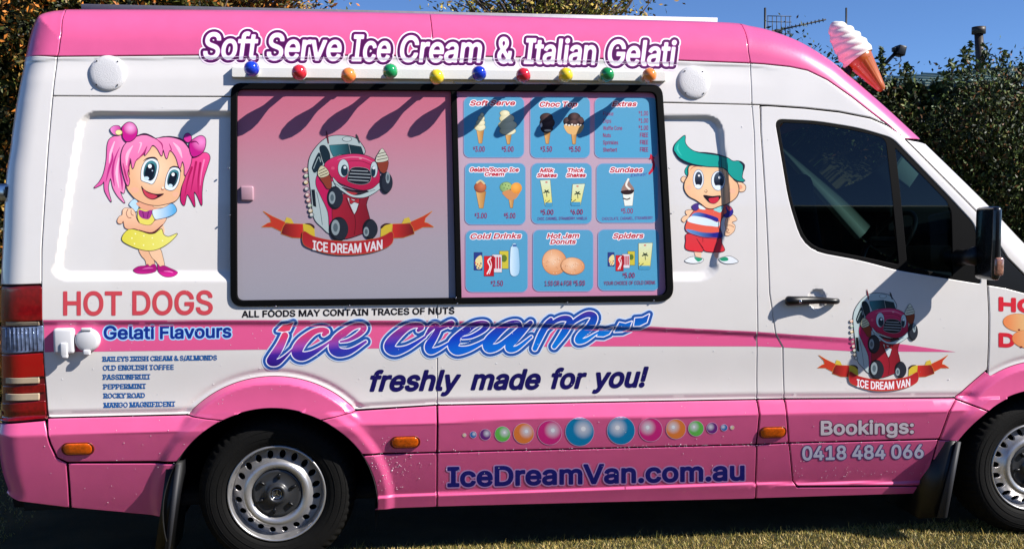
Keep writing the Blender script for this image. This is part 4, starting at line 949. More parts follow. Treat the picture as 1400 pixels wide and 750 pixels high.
for q, r in (([(215, 300), (232, 380), (200, 480), (170, 600)], [.3, 1.2, 1.5, .4]), ([(300, 280), (250, 400), (232, 520), (250, 640)], [.3, 1.2, 1.6, .4]), ([(318, 300), (300, 460), (318, 600), (322, 680)], [.3, 1.1, 1.3, .4])): line(g, q, r, (190, 44, 128), G1)
for q, r in (([(250, 230), (215, 330), (200, 430)], [.6, 1.6, .4]), ([(290, 380), (270, 520), (290, 660)], [.4, 1.8, .5])): line(g, q, r, (254, 196, 220), G1)
# legs, shoes
blob(g, [(440, 470), (520, 470), (562, 560), (572, 600), (545, 628), (508, 622), (492, 565), (458, 525)], (240, 184, 144), G2, (80, 50, 40), .5)
blob(g, [(525, 465), (612, 465), (642, 540), (654, 620), (612, 630), (592, 585), (545, 535)], SK, G2, (60, 40, 36), .6)
blob(g, [(390, 650), (432, 620), (495, 612), (512, 600), (530, 618), (560, 600), (584, 615), (580, 660), (500, 680), (422, 676)], (172, 24, 116), G2, (60, 6, 40), .4)
blob(g, [(600, 600), (618, 620), (650, 612), (700, 632), (768, 668), (738, 700), (680, 708), (632, 692), (600, 655)], (176, 26, 118), G2, (60, 6, 40), .4)
line(g, [(470, 640), (520, 632), (560, 634)], [.3, .8, .3], (228, 110, 180), G2); line(g, [(650, 660), (700, 662), (730, 672)], [.3, .8, .3], (228, 110, 180), G2)
blob(g, [(440, 262), (560, 300), (640, 262), (650, 345), (560, 372), (380, 360), (350, 305)], SK, G2)
blob(g, [(350, 305), (292, 388), (380, 448), (500, 482), (600, 470), (700, 412), (765, 340), (692, 366), (648, 346), (628, 300), (560, 342), (450, 318)], hgrad(170, 240, (226, 214, 74), (240, 232, 120)), G2, (70, 60, 40), .8)
for q in ((378, 378), (408, 340), (480, 358), (400, 425), (478, 438), (552, 376), (560, 430), (640, 400)): fill(g, Ell(G2(q), 1.1, 1.1), (250, 246, 180), .5)
blob(g, [(355, 88), (382, 54), (412, 46), (434, 90), (430, 130), (410, 152), (372, 112)], (190, 222, 244), G2, (40, 40, 70), .6)
blob(g, [(428, 170), (440, 128), (560, 132), (574, 212), (532, 264), (462, 262), (430, 212)], (236, 220, 100), G2, (60, 50, 40), .6)
blob(g, [(300, 140), (322, 120), (350, 124), (382, 126), (408, 165), (414, 205), (440, 248), (500, 268), (545, 262), (580, 225), (650, 205), (672, 212), (642, 262), (600, 302), (552, 334), (470, 320), (400, 296), (350, 300), (318, 284), (305, 230), (290, 252), (262, 250), (254, 225), (272, 192), (296, 178)], vgrad(285, 320, (250, 208, 172), (236, 168, 130)), G2, (110, 60, 50), .6)
line(g, [(345, 130), (330, 165), (345, 200), (372, 205)], .45, (140, 70, 60), G2); line(g, [(372, 135), (372, 170), (392, 185)], .4, (140, 70, 60), G2)
line(g, [(440, 308), (552, 334), (642, 262)], [.4, 1.2, .5], (84, 24, 36), G2)
blob(g, [(440, 135), (495, 150), (552, 135), (545, 182), (520, 215), (480, 212), (455, 200), (436, 172)], (164, 52, 136), G2); 
for q in ([(470, 150), (480, 200)], [(520, 150), (510, 205)]): line(g, q, .5, (100, 20, 90), G2, n=1)
blob(g, [(556, 140), (640, 122), (712, 84), (748, 108), (756, 152), (702, 190), (605, 214), (572, 208)], hgrad(212, 238, (222, 236, 248), (96, 176, 226)), G2, (30, 40, 80), .7)
blob(g, [(430, 70), (700, 70), (650, 112), (560, 136), (490, 138), (450, 118)], (236, 168, 134), G2)
blob(g, [(560, 110), (600, 70), (640, 58), (700, 80), (640, 118)], SK, G2, (70, 40, 40), .4)
# face
blob(g, [(355, 560), (368, 660), (409, 722), (458, 768), (545, 808), (643, 823), (720, 812), (807, 786), (851, 738), (872, 650), (905, 560), (925, 450), (860, 330), (600, 275), (430, 330), (372, 450)], lambda p: rgrad((213, 232), 34, (252, 214, 176), (240, 184, 140))(p), G1, (60, 20, 24), .9)
for c, rx, ry, w_ in (((440, 680), 40, 28, (246, 180, 148)), ((820, 720), 30, 24, (246, 184, 150))): fill(g, Ell(G1(c), rx/6.8, ry/6.8), w_, .6)
blob(g, [(498, 562), (504, 480), (540, 412), (600, 388), (650, 412), (663, 470), (642, 560), (606, 622), (560, 612), (506, 592)], (236, 242, 248), G1, (40, 44, 60), .7)
blob(g, [(522, 520), (544, 440), (592, 408), (636, 432), (643, 482), (622, 560), (584, 592), (536, 566)], vgrad(220, 244, (70, 138, 146), (14, 22, 34)), G1, (20, 30, 40), .3)
blob(g, [(534, 520), (556, 450), (592, 432), (622, 450), (626, 500), (606, 556), (575, 575), (545, 556)], (14, 20, 34), G1)
fill(g, Ell(G1((580, 458)), 2.6, 2.8), (250, 252, 255), .5); fill(g, Ell(G1((548, 572)), 3.6, 2.6), (206, 230, 244), .5); fill(g, Ell(G1((603, 500)), .9, .9), (200, 220, 240), .4)
blob(g, [(722, 640), (734, 560), (765, 490), (806, 470), (852, 486), (859, 540), (846, 612), (811, 670), (771, 683), (729, 668)], (236, 242, 248), G1, (40, 44, 60), .7)
blob(g, [(744, 590), (764, 520), (800, 492), (842, 506), (846, 552), (822, 620), (786, 652), (750, 632)], vgrad(232, 255, (70, 138, 146), (14, 22, 34)), G1, (20, 30, 40), .3)
blob(g, [(752, 595), (772, 530), (802, 512), (832, 526), (832, 560), (812, 612), (782, 636), (758, 620)], (14, 20, 34), G1)
fill(g, Ell(G1((797, 535)), 2.2, 2.4), (250, 252, 255), .5); fill(g, Ell(G1((772, 640)), 3.0, 2.4), (206, 230, 244), .5)
line(g, [(520, 410), (560, 385), (620, 378), (655, 400)], [.3, .9, .9, .3], (40, 20, 40), G1); line(g, [(760, 480), (800, 462), (850, 474), (872, 510)], [.3, .9, .9, .3], (40, 20, 40), G1)
fill(g, Ell(G1((700, 668)), 2.1, 2.0), (196, 120, 90), .4); fill(g, Ell(G1((702, 661)), 1.7, 1.5), (255, 236, 210), .4)
blob(g, [(500, 640), (530, 676), (580, 702), (640, 716), (712, 714), (668, 746), (612, 768), (560, 752), (522, 712)], (60, 10, 24), G1)
blob(g, [(516, 672), (560, 706), (620, 724), (650, 738), (608, 762), (562, 748), (530, 716)], (206, 64, 84), G1)
# fringe
blob(g, [(390, 588), (372, 520), (392, 440), (402, 380), (420, 480), (452, 400), (518, 348), (556, 278), (532, 358), (572, 312), (606, 262), (650, 296), (690, 362), (704, 300), (736, 388), (766, 310), (820, 370), (858, 478), (882, 412), (902, 462), (906, 545), (944, 480), (967, 400), (958, 320), (900, 240), (820, 202), (720, 186), (660, 198), (620, 200), (550, 172), (462, 178), (400, 210), (345, 262), (318, 330), (312, 400), (322, 480), (350, 590), (376, 640)], vgrad(185, 245, (248, 140, 188), (238, 104, 164)), G1, INK, .9)
for q, r in (([(420, 270), (372, 350), (362, 450)], [.6, 2.2, .6]), ([(800, 240), (850, 300), (880, 380)], [.6, 2.2, .5]), ([(480, 240), (500, 250), (470, 340)], [.4, 1.2, .3])): line(g, q, r, (254, 190, 216), G1)
for q, r in (([(640, 205), (690, 250), (700, 300)], [.3, .9, .3]), ([(555, 270), (520, 340), (440, 420)], [.3, 1.0, .3]), ([(330, 430), (350, 520), (372, 600)], [.3, 1.2, .5]), ([(760, 250), (780, 300), (770, 330)], [.3, .7, .2]), ([(395, 380), (385, 460), (392, 540)], [.3, .9, .3])): line(g, q, r, (176, 40, 110), G1)
line(g, [(420, 195), (520, 160), (590, 178), (650, 212)], [.3, 1.2, 1.0, .3], INK, G1); line(g, [(660, 196), (760, 184), (880, 214), (950, 300)], [.3, .9, 1.2, .5], INK, G1)
# bows
blob(g, [(300, 92), (248, 84), (214, 110), (222, 140), (252, 165), (300, 160)], hgrad(150, 166, (244, 150, 210), (200, 30, 140)), G1, INK, .7)
blob(g, [(328, 150), (322, 100), (370, 54), (424, 60), (460, 112), (456, 172), (412, 220), (362, 228), (330, 190)], lambda p: rgrad(G1((400, 100)), 10, (250, 170, 220), (200, 24, 136))(p), G1, INK, .9)
fill(g, Ell(G1((292, 145)), 4.9, 3.9), (150, 130, 80), .5); fill(g, Ell(G1((291, 144)), 4.3, 3.2), (240, 232, 160), .5)
blob(g, [(898, 205), (910, 165), (940, 154), (966, 186), (962, 220), (930, 235)], (216, 50, 150), G1, INK, .8)
blob(g, [(955, 240), (1008, 194), (1060, 176), (1096, 202), (1096, 270), (1070, 330), (1012, 366), (972, 362), (952, 300)], lambda p: rgrad(G1((1060, 230)), 14, (248, 140, 205), (196, 24, 132))(p), G1, INK, .9)
line(g, [(965, 235), (1010, 230), (1040, 260)], [1.2, .8, .2], (120, 10, 80), G1)
lay('girl_cartoon', g, S, VINYL, van, label='painted girl with pink pigtails and a yellow skirt')
# ------------------------------------------------------------ the painted boy
B1 = T_(905, 180, 7.892); B2 = T_(905, 270, 7.892); b = []; BK = (20, 20, 40)
blob(b, [(285, 365), (250, 412), (256, 456), (292, 482), (305, 400)], (14, 160, 146), B1, BK, .5)
fill(b, Ell(B1((235, 515)), 4.2, 4.6), (70, 40, 40), .6); fill(b, Ell(B1((235, 515)), 3.5, 3.9), SK, .6)
blob(b, [(800, 556), (855, 548), (900, 588), (886, 640), (826, 640)], SK, B1, (50, 26, 30), .8); blob(b, [(822, 575), (856, 575), (868, 605), (840, 622)], (236, 160, 124), B1)
# arms
blob(b, [(335, 138), (300, 132), (258, 142), (256, 172), (272, 190), (236, 202), (210, 240), (238, 266), (262, 242), (300, 205), (350, 155)], SK, B2, (70, 44, 60), .6)
blob(b, [(700, 215), (765, 188), (808, 240), (752, 268), (786, 300), (776, 362), (716, 410), (676, 396), (690, 340), (680, 280)], SK, B2, (90, 50, 50), .6)
line(b, [(700, 300), (740, 300), (775, 320)], .4, (150, 90, 70), B2); line(b, [(690, 335), (720, 345), (700, 375), (730, 380)], .4, (150, 90, 70), B2)
# legs and shoes
blob(b, [(350, 570), (415, 570), (420, 650), (372, 650)], (244, 200, 170), B2); blob(b, [(550, 580), (606, 580), (602, 650), (572, 640)], (240, 190, 160), B2)
blob(b, [(248, 678), (300, 645), (350, 638), (400, 650), (445, 662), (424, 694), (345, 708), (272, 698)], (236, 240, 242), B2, (60, 60, 66), .6)
blob(b, [(348, 642), (400, 650), (438, 662), (396, 690), (366, 672)], (40, 156, 116), B2)
blob(b, [(618, 660), (680, 638), (742, 634), (820, 684), (782, 706), (700, 712), (640, 692)], (232, 236, 240), B2, (50, 50, 56), .6)
blob(b, [(620, 660), (680, 640), (712, 655), (708, 678), (650, 684)], (34, 150, 110), B2)
# shorts
blob(b, [(272, 392), (258, 470), (252, 540), (292, 568), (400, 582), (440, 576), (440, 545), (470, 576), (560, 586), (648, 580), (674, 560), (642, 490), (622, 425), (450, 420)], vgrad(318, 344, (214, 60, 66), (228, 50, 60)), B2, (70, 10, 24), .8)
line(b, [(372, 440), (410, 500), (440, 545)], [.3, .6, .9], (110, 16, 30), B2); line(b, [(440, 430), (440, 480)], .35, (140, 20, 36), B2, n=1)
# shirt
blob(b, [(372, 118), (300, 205), (258, 290), (254, 340), (278, 372), (350, 400), (450, 426), (636, 430), (626, 330), (640, 230), (722, 130), (700, 84), (600, 100), (430, 90)], (232, 96, 76), B2, (30, 20, 60), .9)
blob(b, [(345, 168), (400, 160), (450, 170), (540, 196), (606, 226), (592, 262), (520, 232), (440, 210), (322, 200)], hgrad(948, 965, (90, 140, 200), (40, 40, 140)), B2)
blob(b, [(318, 200), (440, 212), (520, 234), (592, 266), (616, 250), (612, 312), (520, 306), (430, 296), (278, 256)], hgrad(940, 985, (232, 238, 246), (206, 230, 240)), B2)
blob(b, [(262, 342), (340, 352), (430, 374), (540, 380), (636, 376), (636, 430), (540, 430), (450, 424), (350, 398), (282, 370)], hgrad(942, 975, (96, 150, 206), (36, 36, 136)), B2)
line(b, [(612, 250), (612, 320), (636, 400)], .5, (60, 30, 60), B2)
blob(b, [(322, 96), (360, 66), (402, 72), (390, 122), (352, 142)], (74, 50, 130), B2, (40, 24, 60), .4)
blob(b, [(398, 78), (450, 105), (470, 128), (430, 128), (400, 116)], (226, 238, 240), B2); blob(b, [(556, 128), (640, 86), (660, 100), (632, 160), (590, 150)], (150, 216, 214), B2)
blob(b, [(690, 100), (735, 96), (766, 150), (742, 198), (690, 214), (662, 190), (700, 160)], (46, 36, 140), B2, (30, 16, 60), .5); blob(b, [(698, 92), (736, 100), (752, 130), (716, 140)], (206, 70, 80), B2)
# head
blob(b, [(300, 372), (284, 470), (248, 540), (243, 620), (288, 692), (370, 738), (430, 782), (480, 820), (545, 828), (620, 800), (700, 776), (790, 716), (825, 640), (812, 560), (770, 520), (700, 430), (620, 385), (450, 378)], lambda p: rgrad(B1((520, 560)), 42, (250, 206, 160), (240, 184, 138))(p), B1, (26, 16, 28), 1.1)
line(b, [(300, 420), (330, 385), (380, 372), (440, 385)], [.2, .5, .5, .2], (180, 90, 70), B1)
fill(b, Ell(B1((292, 600)), 3.2, 3.2), (246, 184, 150), .6); fill(b, Ell(B1((760, 640)), 4, 3.6), (246, 184, 150), .6)
for (c, rx, ry), (ci, rix, riy), hc_, hr in (((( 392, 515), 55, 102), ((394, 512), 41, 80), (398, 474), 11), (((605, 530), 71, 102), ((614, 520), 56, 84), (622, 494), 15)):
    fill(b, Ell(B1(c), rx/7.89+.7, ry/7.89+.7), (90, 110, 140), .6); fill(b, Ell(B1(c), rx/7.89, ry/7.89), (232, 238, 244), .6)
    fill(b, Ell(B1(ci), rix/7.89, riy/7.89), vgrad(B1(ci)[1]-10, B1(ci)[1]+4, (70, 84, 104), (10, 16, 34)), .6)
    fill(b, Ell(B1((ci[0]-8, ci[1]+78)), rix/9.5, 2.6), (232, 240, 248), .5); fill(b, Ell(B1(hc_), hr/7.89, hr/7.89), (255, 255, 255), .4)
fill(b, Ell(B1((474, 642)), 1.9, 2.1), (150, 90, 60), .4); fill(b, Ell(B1((472, 640)), 1.2, 1.4), (250, 214, 170), .4)
blob(b, [(446, 684), (540, 694), (632, 690), (612, 742), (570, 776), (520, 770), (480, 738)], (30, 6, 14), B1)
blob(b, [(504, 722), (560, 712), (608, 706), (606, 744), (566, 772), (520, 764)], (206, 40, 60), B1)
# quiff
blob(b, [(245, 44), (192, 84), (142, 140), (130, 200), (160, 262), (230, 316), (330, 352), (480, 374), (610, 380), (690, 404), (722, 452), (770, 502), (830, 532), (890, 530), (862, 498), (868, 440), (886, 380), (868, 338), (820, 318), (762, 320), (700, 282), (600, 252), (480, 236), (400, 226), (330, 206), (272, 160), (246, 110)], hgrad(922, 1015, (12, 170, 154), (16, 150, 138)), B1, BK, .9)
line(b, [(134, 210), (170, 275), (240, 325), (340, 358), (470, 374)], [.4, 1.3, 1.6, 1.2, .3], BK, B1); line(b, [(370, 222), (480, 232), (600, 250), (700, 284)], [.3, 1.2, 1.1, .3], BK, B1); line(b, [(830, 320), (880, 360), (872, 430)], [.4, 1.6, .4], BK, B1)
line(b, [(180, 130), (165, 190), (210, 260)], [.3, 1.4, .3], (60, 196, 180), B1)
lay('boy_cartoon', b, S, VINYL, van, label='painted boy with green hair and a striped shirt')
# ------------------------------------------------------------ the van emblem (left board and cab door)
E1 = T_(355, 170, 5.833); E2 = T_(355, 260, 5.833)
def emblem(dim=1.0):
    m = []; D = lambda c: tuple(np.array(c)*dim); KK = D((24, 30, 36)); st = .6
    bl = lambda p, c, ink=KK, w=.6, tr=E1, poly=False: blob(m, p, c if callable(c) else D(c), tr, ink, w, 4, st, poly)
    RD = lambda a: D(a)
    # ribbon tails and folds
    for mir in (0, 1):
        tr = (lambda p: E2(p)) if not mir else (lambda p: E2(np.asarray(p, float)*[-1, 1]+[1405, 0]))
        yl = D((222, 150, 60)); 
        bl([(30, 168), (100, 208), (206, 256), (170, 326), (100, 292), (18, 292), (66, 262), (92, 256), (84, 222)], (208, 62, 40), yl, .5, tr, True)
        bl([(198, 256), (214, 214), (252, 226), (274, 268)], (226, 196, 70), None, 0, tr, True)
        bl([(205, 265), (345, 270), (345, 380), (260, 376), (172, 346), (184, 300)], hgrad(*sorted((float(tr([(180, 300)])[0][0]), float(tr([(340, 300)])[0][0]))), D((120, 30, 30)) if not mir else D((214, 50, 44)), D((214, 50, 44)) if not mir else D((120, 30, 30))), yl, .5, tr, True)
        bl([(345, 268), (398, 262), (436, 290), (442, 372), (352, 330)], (226, 196, 60), None, 0, tr, True)
        bl([(358, 266), (404, 264), (436, 284), (434, 306), (404, 280)], (70, 40, 40), None, 0, tr)
    # van body
    bl([(620, 90), (540, 106), (470, 160), (412, 240), (390, 320), (396, 430), (412, 560), (432, 740), (500, 822), (566, 870), (640, 800), (640, 600), (600, 300), (828, 242), (806, 150), (740, 102)], (190, 206, 206), KK, .9)
    bl([(412, 520), (440, 520), (452, 660), (426, 650)], (20, 26, 30), None, 0, E1, True); line(m, [(455, 540), (480, 660), (500, 800)], .4, D((90, 110, 120)), E1)
    bl([(480, 182), (520, 172), (556, 232), (556, 298), (518, 314), (494, 250)], (24, 42, 50)); bl([(424, 330), (472, 228), (492, 290), (500, 322), (444, 382), (424, 364)], (24, 42, 50)); line(m, [(430, 352), (470, 262), (486, 300)], .5, D((170, 190, 190)), E1)
    bl([(558, 168), (706, 158), (722, 236), (640, 240), (588, 256), (566, 210)], hgrad(452, 480, D((60, 130, 140)), D((20, 46, 54))), KK, .5, E1, True); bl([(716, 164), (808, 180), (828, 240), (732, 234)], (24, 50, 56), KK, .5, E1, True)
    fill(m, Ell(E1((697, 118)), 6.8, 3.4), KK, .5); fill(m, Ell(E1((697, 118)), 6.2, 2.9), D((200, 214, 214)), .5)
    line(m, [(548, 150), (538, 90), (530, 52)], [.9, 1.3, .4], D((110, 40, 50)), E1); line(m, [(795, 150), (780, 105), (770, 78)], [.6, 1.4, .3], D((60, 60, 60)), E1)
    # legs/body in red
    bl([(530, 318), (462, 400), (450, 480), (488, 570), (545, 700), (560, 860), (610, 862), (600, 620), (560, 480), (604, 430), (575, 345)], (208, 26, 92), KK, .5)
    bl([(590, 600), (660, 560), (860, 545), (850, 640), (872, 730), (886, 830), (812, 872), (670, 912), (600, 862), (580, 740)], hgrad(460, 508, D((176, 34, 54)), D((130, 24, 38))), KK, .7)
    line(m, [(755, 715), (765, 790), (755, 880)], .4, D((90, 10, 20)), E1); line(m, [(690, 590), (755, 715), (800, 600)], .5, D((80, 10, 20)), E1)
    bl([(700, 586), (750, 600), (796, 610), (770, 690), (755, 716), (730, 662)], (214, 224, 226), None, 0, E1, True)
    bl([(718, 592), (750, 612), (790, 590), (790, 628), (755, 618), (726, 634)], (190, 40, 50))
    # bonnet and face
    bl([(530, 302), (600, 262), (700, 240), (800, 240), (880, 262), (930, 300), (952, 360), (958, 430), (962, 480), (850, 522), (760, 512), (650, 472), (584, 432), (560, 400), (520, 345)], vgrad(212, 252, D((226, 52, 110)), D((190, 22, 70))), KK, .7)
    line(m, [(620, 282), (720, 262), (820, 268), (900, 300)], [.3, .8, .8, .3], D((246, 130, 165)), E1); line(m, [(640, 300), (800, 292), (900, 330)], .35, D((120, 10, 40)), E1)
    fill(m, Ell(E1((805, 270)), 2.2, 1.6), D((240, 150, 170)), .4); fill(m, Ell(E1((584, 350)), 2.6, 2.2), D((230, 80, 120)), .4)
    bl([(584, 424), (640, 482), (720, 520), (820, 532), (900, 512), (962, 462), (968, 502), (905, 552), (830, 582), (740, 578), (676, 542), (612, 492)], (196, 214, 214), KK, .6)
    bl([(655, 500), (740, 524), (870, 530), (800, 562), (730, 558)], (40, 12, 20), None); bl([(690, 532), (780, 545), (745, 562)], (196, 50, 56), None); line(m, [(600, 470), (700, 528), (820, 548), (920, 520)], .35, D((60, 70, 76)), E1)
    for c, rx, ry, ci, rix, riy, h in (((668, 350), 42, 70, (676, 368), 28, 46, (680, 344)), ((912, 360), 27, 62, (906, 375), 18, 42, (910, 348))):
        s_ = 5.833; fill(m, Ell(E1(c), rx/s_+.6, ry/s_+.6), KK, .5); fill(m, Ell(E1(c), rx/s_, ry/s_), D((206, 224, 228)), .5); fill(m, Ell(E1(ci), rix/s_, riy/s_), D((22, 46, 60)), .5); fill(m, Ell(E1(h), 2.0, 2.0), D((240, 246, 250)), .4)
    bl([(738, 348), (850, 352), (888, 400), (872, 462), (800, 478), (714, 456), (704, 420)], (26, 26, 32), D((150, 160, 164)), .5)
    for q in ([(732, 368), (862, 374)], [(722, 392), (882, 400)], [(712, 418), (880, 426)], [(712, 442), (868, 452)]): line(m, q, .55, D((176, 186, 190)), E1, .45, 1)
    # wheels
    for c, rx, ry, h, hx, hy in (((600, 585), 62, 92, (578, 585), 26, 50), ((630, 835), 76, 98, (605, 822), 34, 62), ((880, 835), 58, 82, (850, 855), 22, 38), ((1006, 465), 50, 88, (1022, 425), 17, 46)):
        s_ = 5.833; fill(m, Ell(E1(c), rx/s_, ry/s_), D((24, 26, 34)), .55); fill(m, Ell(E1((c[0]+12, c[1])), rx/s_*.86, ry/s_*.86), D((40, 44, 54)), .55); fill(m, Ell(E1(h), hx/s_, hy/s_), D((150, 164, 170)), .5); fill(m, Ell(E1(h), hx/s_*.55, hy/s_*.55), D((92, 108, 116)), .5)
    # held cones
    bl([(482, 420), (550, 398), (572, 460), (570, 505), (540, 512), (510, 470)], (150, 62, 36), KK, .5); bl([(490, 332), (532, 352), (552, 400), (486, 424), (464, 386)], (222, 214, 176), KK, .5)
    bl([(942, 296), (1022, 290), (1012, 370), (984, 388), (954, 360)], (150, 62, 36), KK, .5); bl([(978, 194), (1010, 240), (1022, 286), (934, 302), (930, 268), (952, 226)], (222, 222, 200), KK, .5)
    for q in ([(474, 372), (520, 350)], [(474, 395), (536, 368)], [(484, 412), (546, 388)], [(950, 236), (1000, 222)], [(940, 260), (1014, 244)], [(938, 284), (1018, 268)]): line(m, q, .45, D((70, 60, 50)), E1, .45, 1)
    for (x, y), c in zip([(368, 360), (372, 410), (370, 462), (376, 515), (382, 563), (389, 606), (400, 646), (406, 688), (416, 722)], [(236, 150, 90), (90, 160, 120), (226, 190, 90), (60, 90, 130), (200, 80, 90), (210, 110, 90), (120, 160, 120), (200, 170, 100), (90, 140, 150)]):
        fill(m, Ell(E1((x, y)), 3.3, 3.1), KK, .45); fill(m, Ell(E1((x, y)), 2.8, 2.6), rgrad(E1((x-4, y-6)), 4, D((250, 240, 230)), D(c)), .45)
    bl([(350, 328), (430, 368), (560, 398), (700, 408), (850, 398), (972, 372), (1056, 332), (1056, 420), (972, 470), (850, 502), (700, 514), (560, 506), (430, 470), (350, 425)], vgrad(315, 348, D((176, 34, 40)), D((204, 50, 56))), D((206, 120, 60)), .5, E2)
    w_ = word('ICE DREAM VAN', 428, 522.5, 341, 340, 12.3, 0, bulge=5.0); fill(m, w_, D((246, 240, 244)), .35, .45)
    return m
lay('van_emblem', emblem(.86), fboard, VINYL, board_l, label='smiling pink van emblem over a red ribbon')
lay('van_emblem', emblem(), S, VINYL, door, label='smiling pink van emblem in the shade of the mirror', move=lambda p: np.stack([1118+(p[:, 0]-358.4)*.765, 395+(p[:, 1]-178.6)*.8175], 1))
# ------------------------------------------------------------ menu panels
def menu(x0, y0, x1, y1, draw, label):
    L = []; r = Poly([rrect(x0, y0, x1, y1, 8)]); fill(L, r, (150, 150, 190), 1.2, .9); L[-1] = (L[-1][0], (150, 156, 196)); fill(L, r, vgrad(y0, y1, (86, 156, 192), (78, 158, 196)), 1.2); draw(L)
    return lay('price_panel', L, fboard, BOARD, board_r, off=.0012, label=label)
RED = (186, 30, 52); MAR = (150, 36, 92)
def head(L, s, x0, x1, yb, cap, dy=-.6): 
    w_ = word(s, x0, x1, yb, yb+dy, cap, .22); fill(L, w_, (244, 232, 236), .42, 1.5); fill(L, w_, RED, .36, .38)
def price(L, s, x0, x1, yb, cap=7.2): 
    if s[0] == '$': fill(L, word('$', x0-3, x0-.6, yb-3, yb-3, cap*.5), MAR, .3, .05); s = s[1:]
    fill(L, word(s, x0, x1, yb, yb-.1, cap), MAR, .32, .12)
def conep(L, x, y0, y1, w_, top, topc, dark=None):
    """wafer cone from y0 (rim) to y1 with ice cream lobes on top"""
    fill(L, PG([(x-w_, y0), (x+w_, y0), (x+w_*.45, y1), (x-w_*.35, y1)]), (120, 90, 50), .5, .5); fill(L, PG([(x-w_, y0), (x+w_, y0), (x+w_*.45, y1), (x-w_*.35, y1)]), hgrad(x-w_, x+w_, (226, 176, 110), (176, 120, 60)), .5)
    for cx, cy, rx, ry in top: fill(L, Ell((cx, cy), rx+.5, ry+.5), dark or (120, 116, 84), .5)
    for cx, cy, rx, ry in top: fill(L, Ell((cx, cy), rx, ry), rgrad((cx+rx*.3, cy-ry*.3), rx*1.3, topc[0], topc[1]), .5)
VAN_ = ((240, 232, 196), (200, 190, 144)); CHO = ((90, 64, 60), (30, 18, 22))
def cup(L, x0, y0, x1, y1, tilt=0):
    Q = [(x0, y0), (x1, y0-.6), (x1-1.6+tilt, y1), (x0+2.2+tilt, y1)]; fill(L, PG(Q), (90, 110, 90), .5, .5); fill(L, PG(Q), vgrad(y0, y1, (214, 226, 196), (226, 214, 90)), .5)
    xm = (x0+x1)/2+tilt*.4; ym = (y0+y1)/2-2; 
    for q in ([(xm, ym), (xm-3.6, ym+1.6)], [(xm, ym), (xm+3.6, ym+1.4)], [(xm, ym), (xm-2, ym-1.8)], [(xm, ym), (xm+2.4, ym-1.6)]): line(L, q, .8, (20, 50, 44), lambda p: p, .4, 1)
    line(L, [(xm, ym), (xm+.6, ym+7)], .45, (60, 70, 30), lambda p: p, .4, 1); fill(L, PG([(x0+2+tilt, y1-4), (x1-1.4+tilt, y1-4), (x1-1.8+tilt, y1+1.2), (x0+2.6+tilt, y1+1.2)]), (70, 150, 190), .5)
    fill(L, Ell((xm, y0+2.6), 1.8, .9), (206, 90, 80), .4)
    for k in range(5): fill(L, Ell((x0+3+k*1.3+tilt, y1-7+((k*7) % 4)), .6, .7), (40, 60, 60), .35)
def drinks(L, x, y, s=1.0):
    def Rr(a, b, c, d, col, ink=(60, 50, 60)): q = PG([(x+a*s, y+b*s), (x+c*s, y+b*s), (x+c*s, y+d*s), (x+a*s, y+d*s)]); fill(L, q, ink, .5, .4); fill(L, q, col, .5)
    Rr(0, 0, 11, 24, (40, 60, 130)); fill(L, SP([(x+2*s, y+10*s), (x+10*s, y+4*s), (x+11*s, y+20*s), (x+4*s, y+22*s)]), (232, 214, 150), .5)
    for k in range(6): fill(L, Ell((x+(2+k*1.5)*s, y+(14+(k*5) % 8)*s), 1*s, 1.1*s), (40, 60, 110) if k % 2 else (214, 90, 60), .4)
    Rr(35, -2, 47, 22, (206, 190, 60)); fill(L, Ell((x+41*s, y+8*s), 4*s, 5*s), (96, 120, 40), .5); Rr(25, 3, 38, 27, (222, 214, 220)); 
    for k in range(3): fill(L, PG([(x+(27+k*3.6)*s, y+6*s), (x+(29.4+k*3.6)*s, y+6*s), (x+(29.4+k*3.6)*s, y+22*s), (x+(27+k*3.6)*s, y+22*s)]), (196, 40, 60), .4)
    Rr(14, 5, 27, 32, hgrad(x+14*s, x+27*s, (216, 30, 42), (170, 16, 30))); line(L, [(x+18*s, y+29*s), (x+22*s, y+20*s), (x+19*s, y+12*s), (x+23*s, y+7*s)], .9*s, (240, 226, 228), lambda p: p, .4); line(L, [(x+21*s, y+29*s), (x+24*s, y+18*s), (x+22*s, y+10*s)], .5*s, (240, 226, 228), lambda p: p, .4)
def m1(L):
    head(L, 'Soft Serve', 643, 704, 144.3, 6.4, -.3); conep(L, 656.5, 177, 196, 5, [(656, 174, 7.5, 5), (657, 168, 6, 4.5), (658, 162, 4.4, 4), (659, 157.5, 2.4, 3)], VAN_)
    conep(L, 695, 184, 197, 4, [(694, 179, 11, 5.5), (694, 171, 12.5, 6.5), (693, 162, 10, 6), (690, 155, 6.5, 4)], VAN_); price(L, '$3.00', 650, 662.5, 207.5); price(L, '$5.00', 689, 702, 207.5)
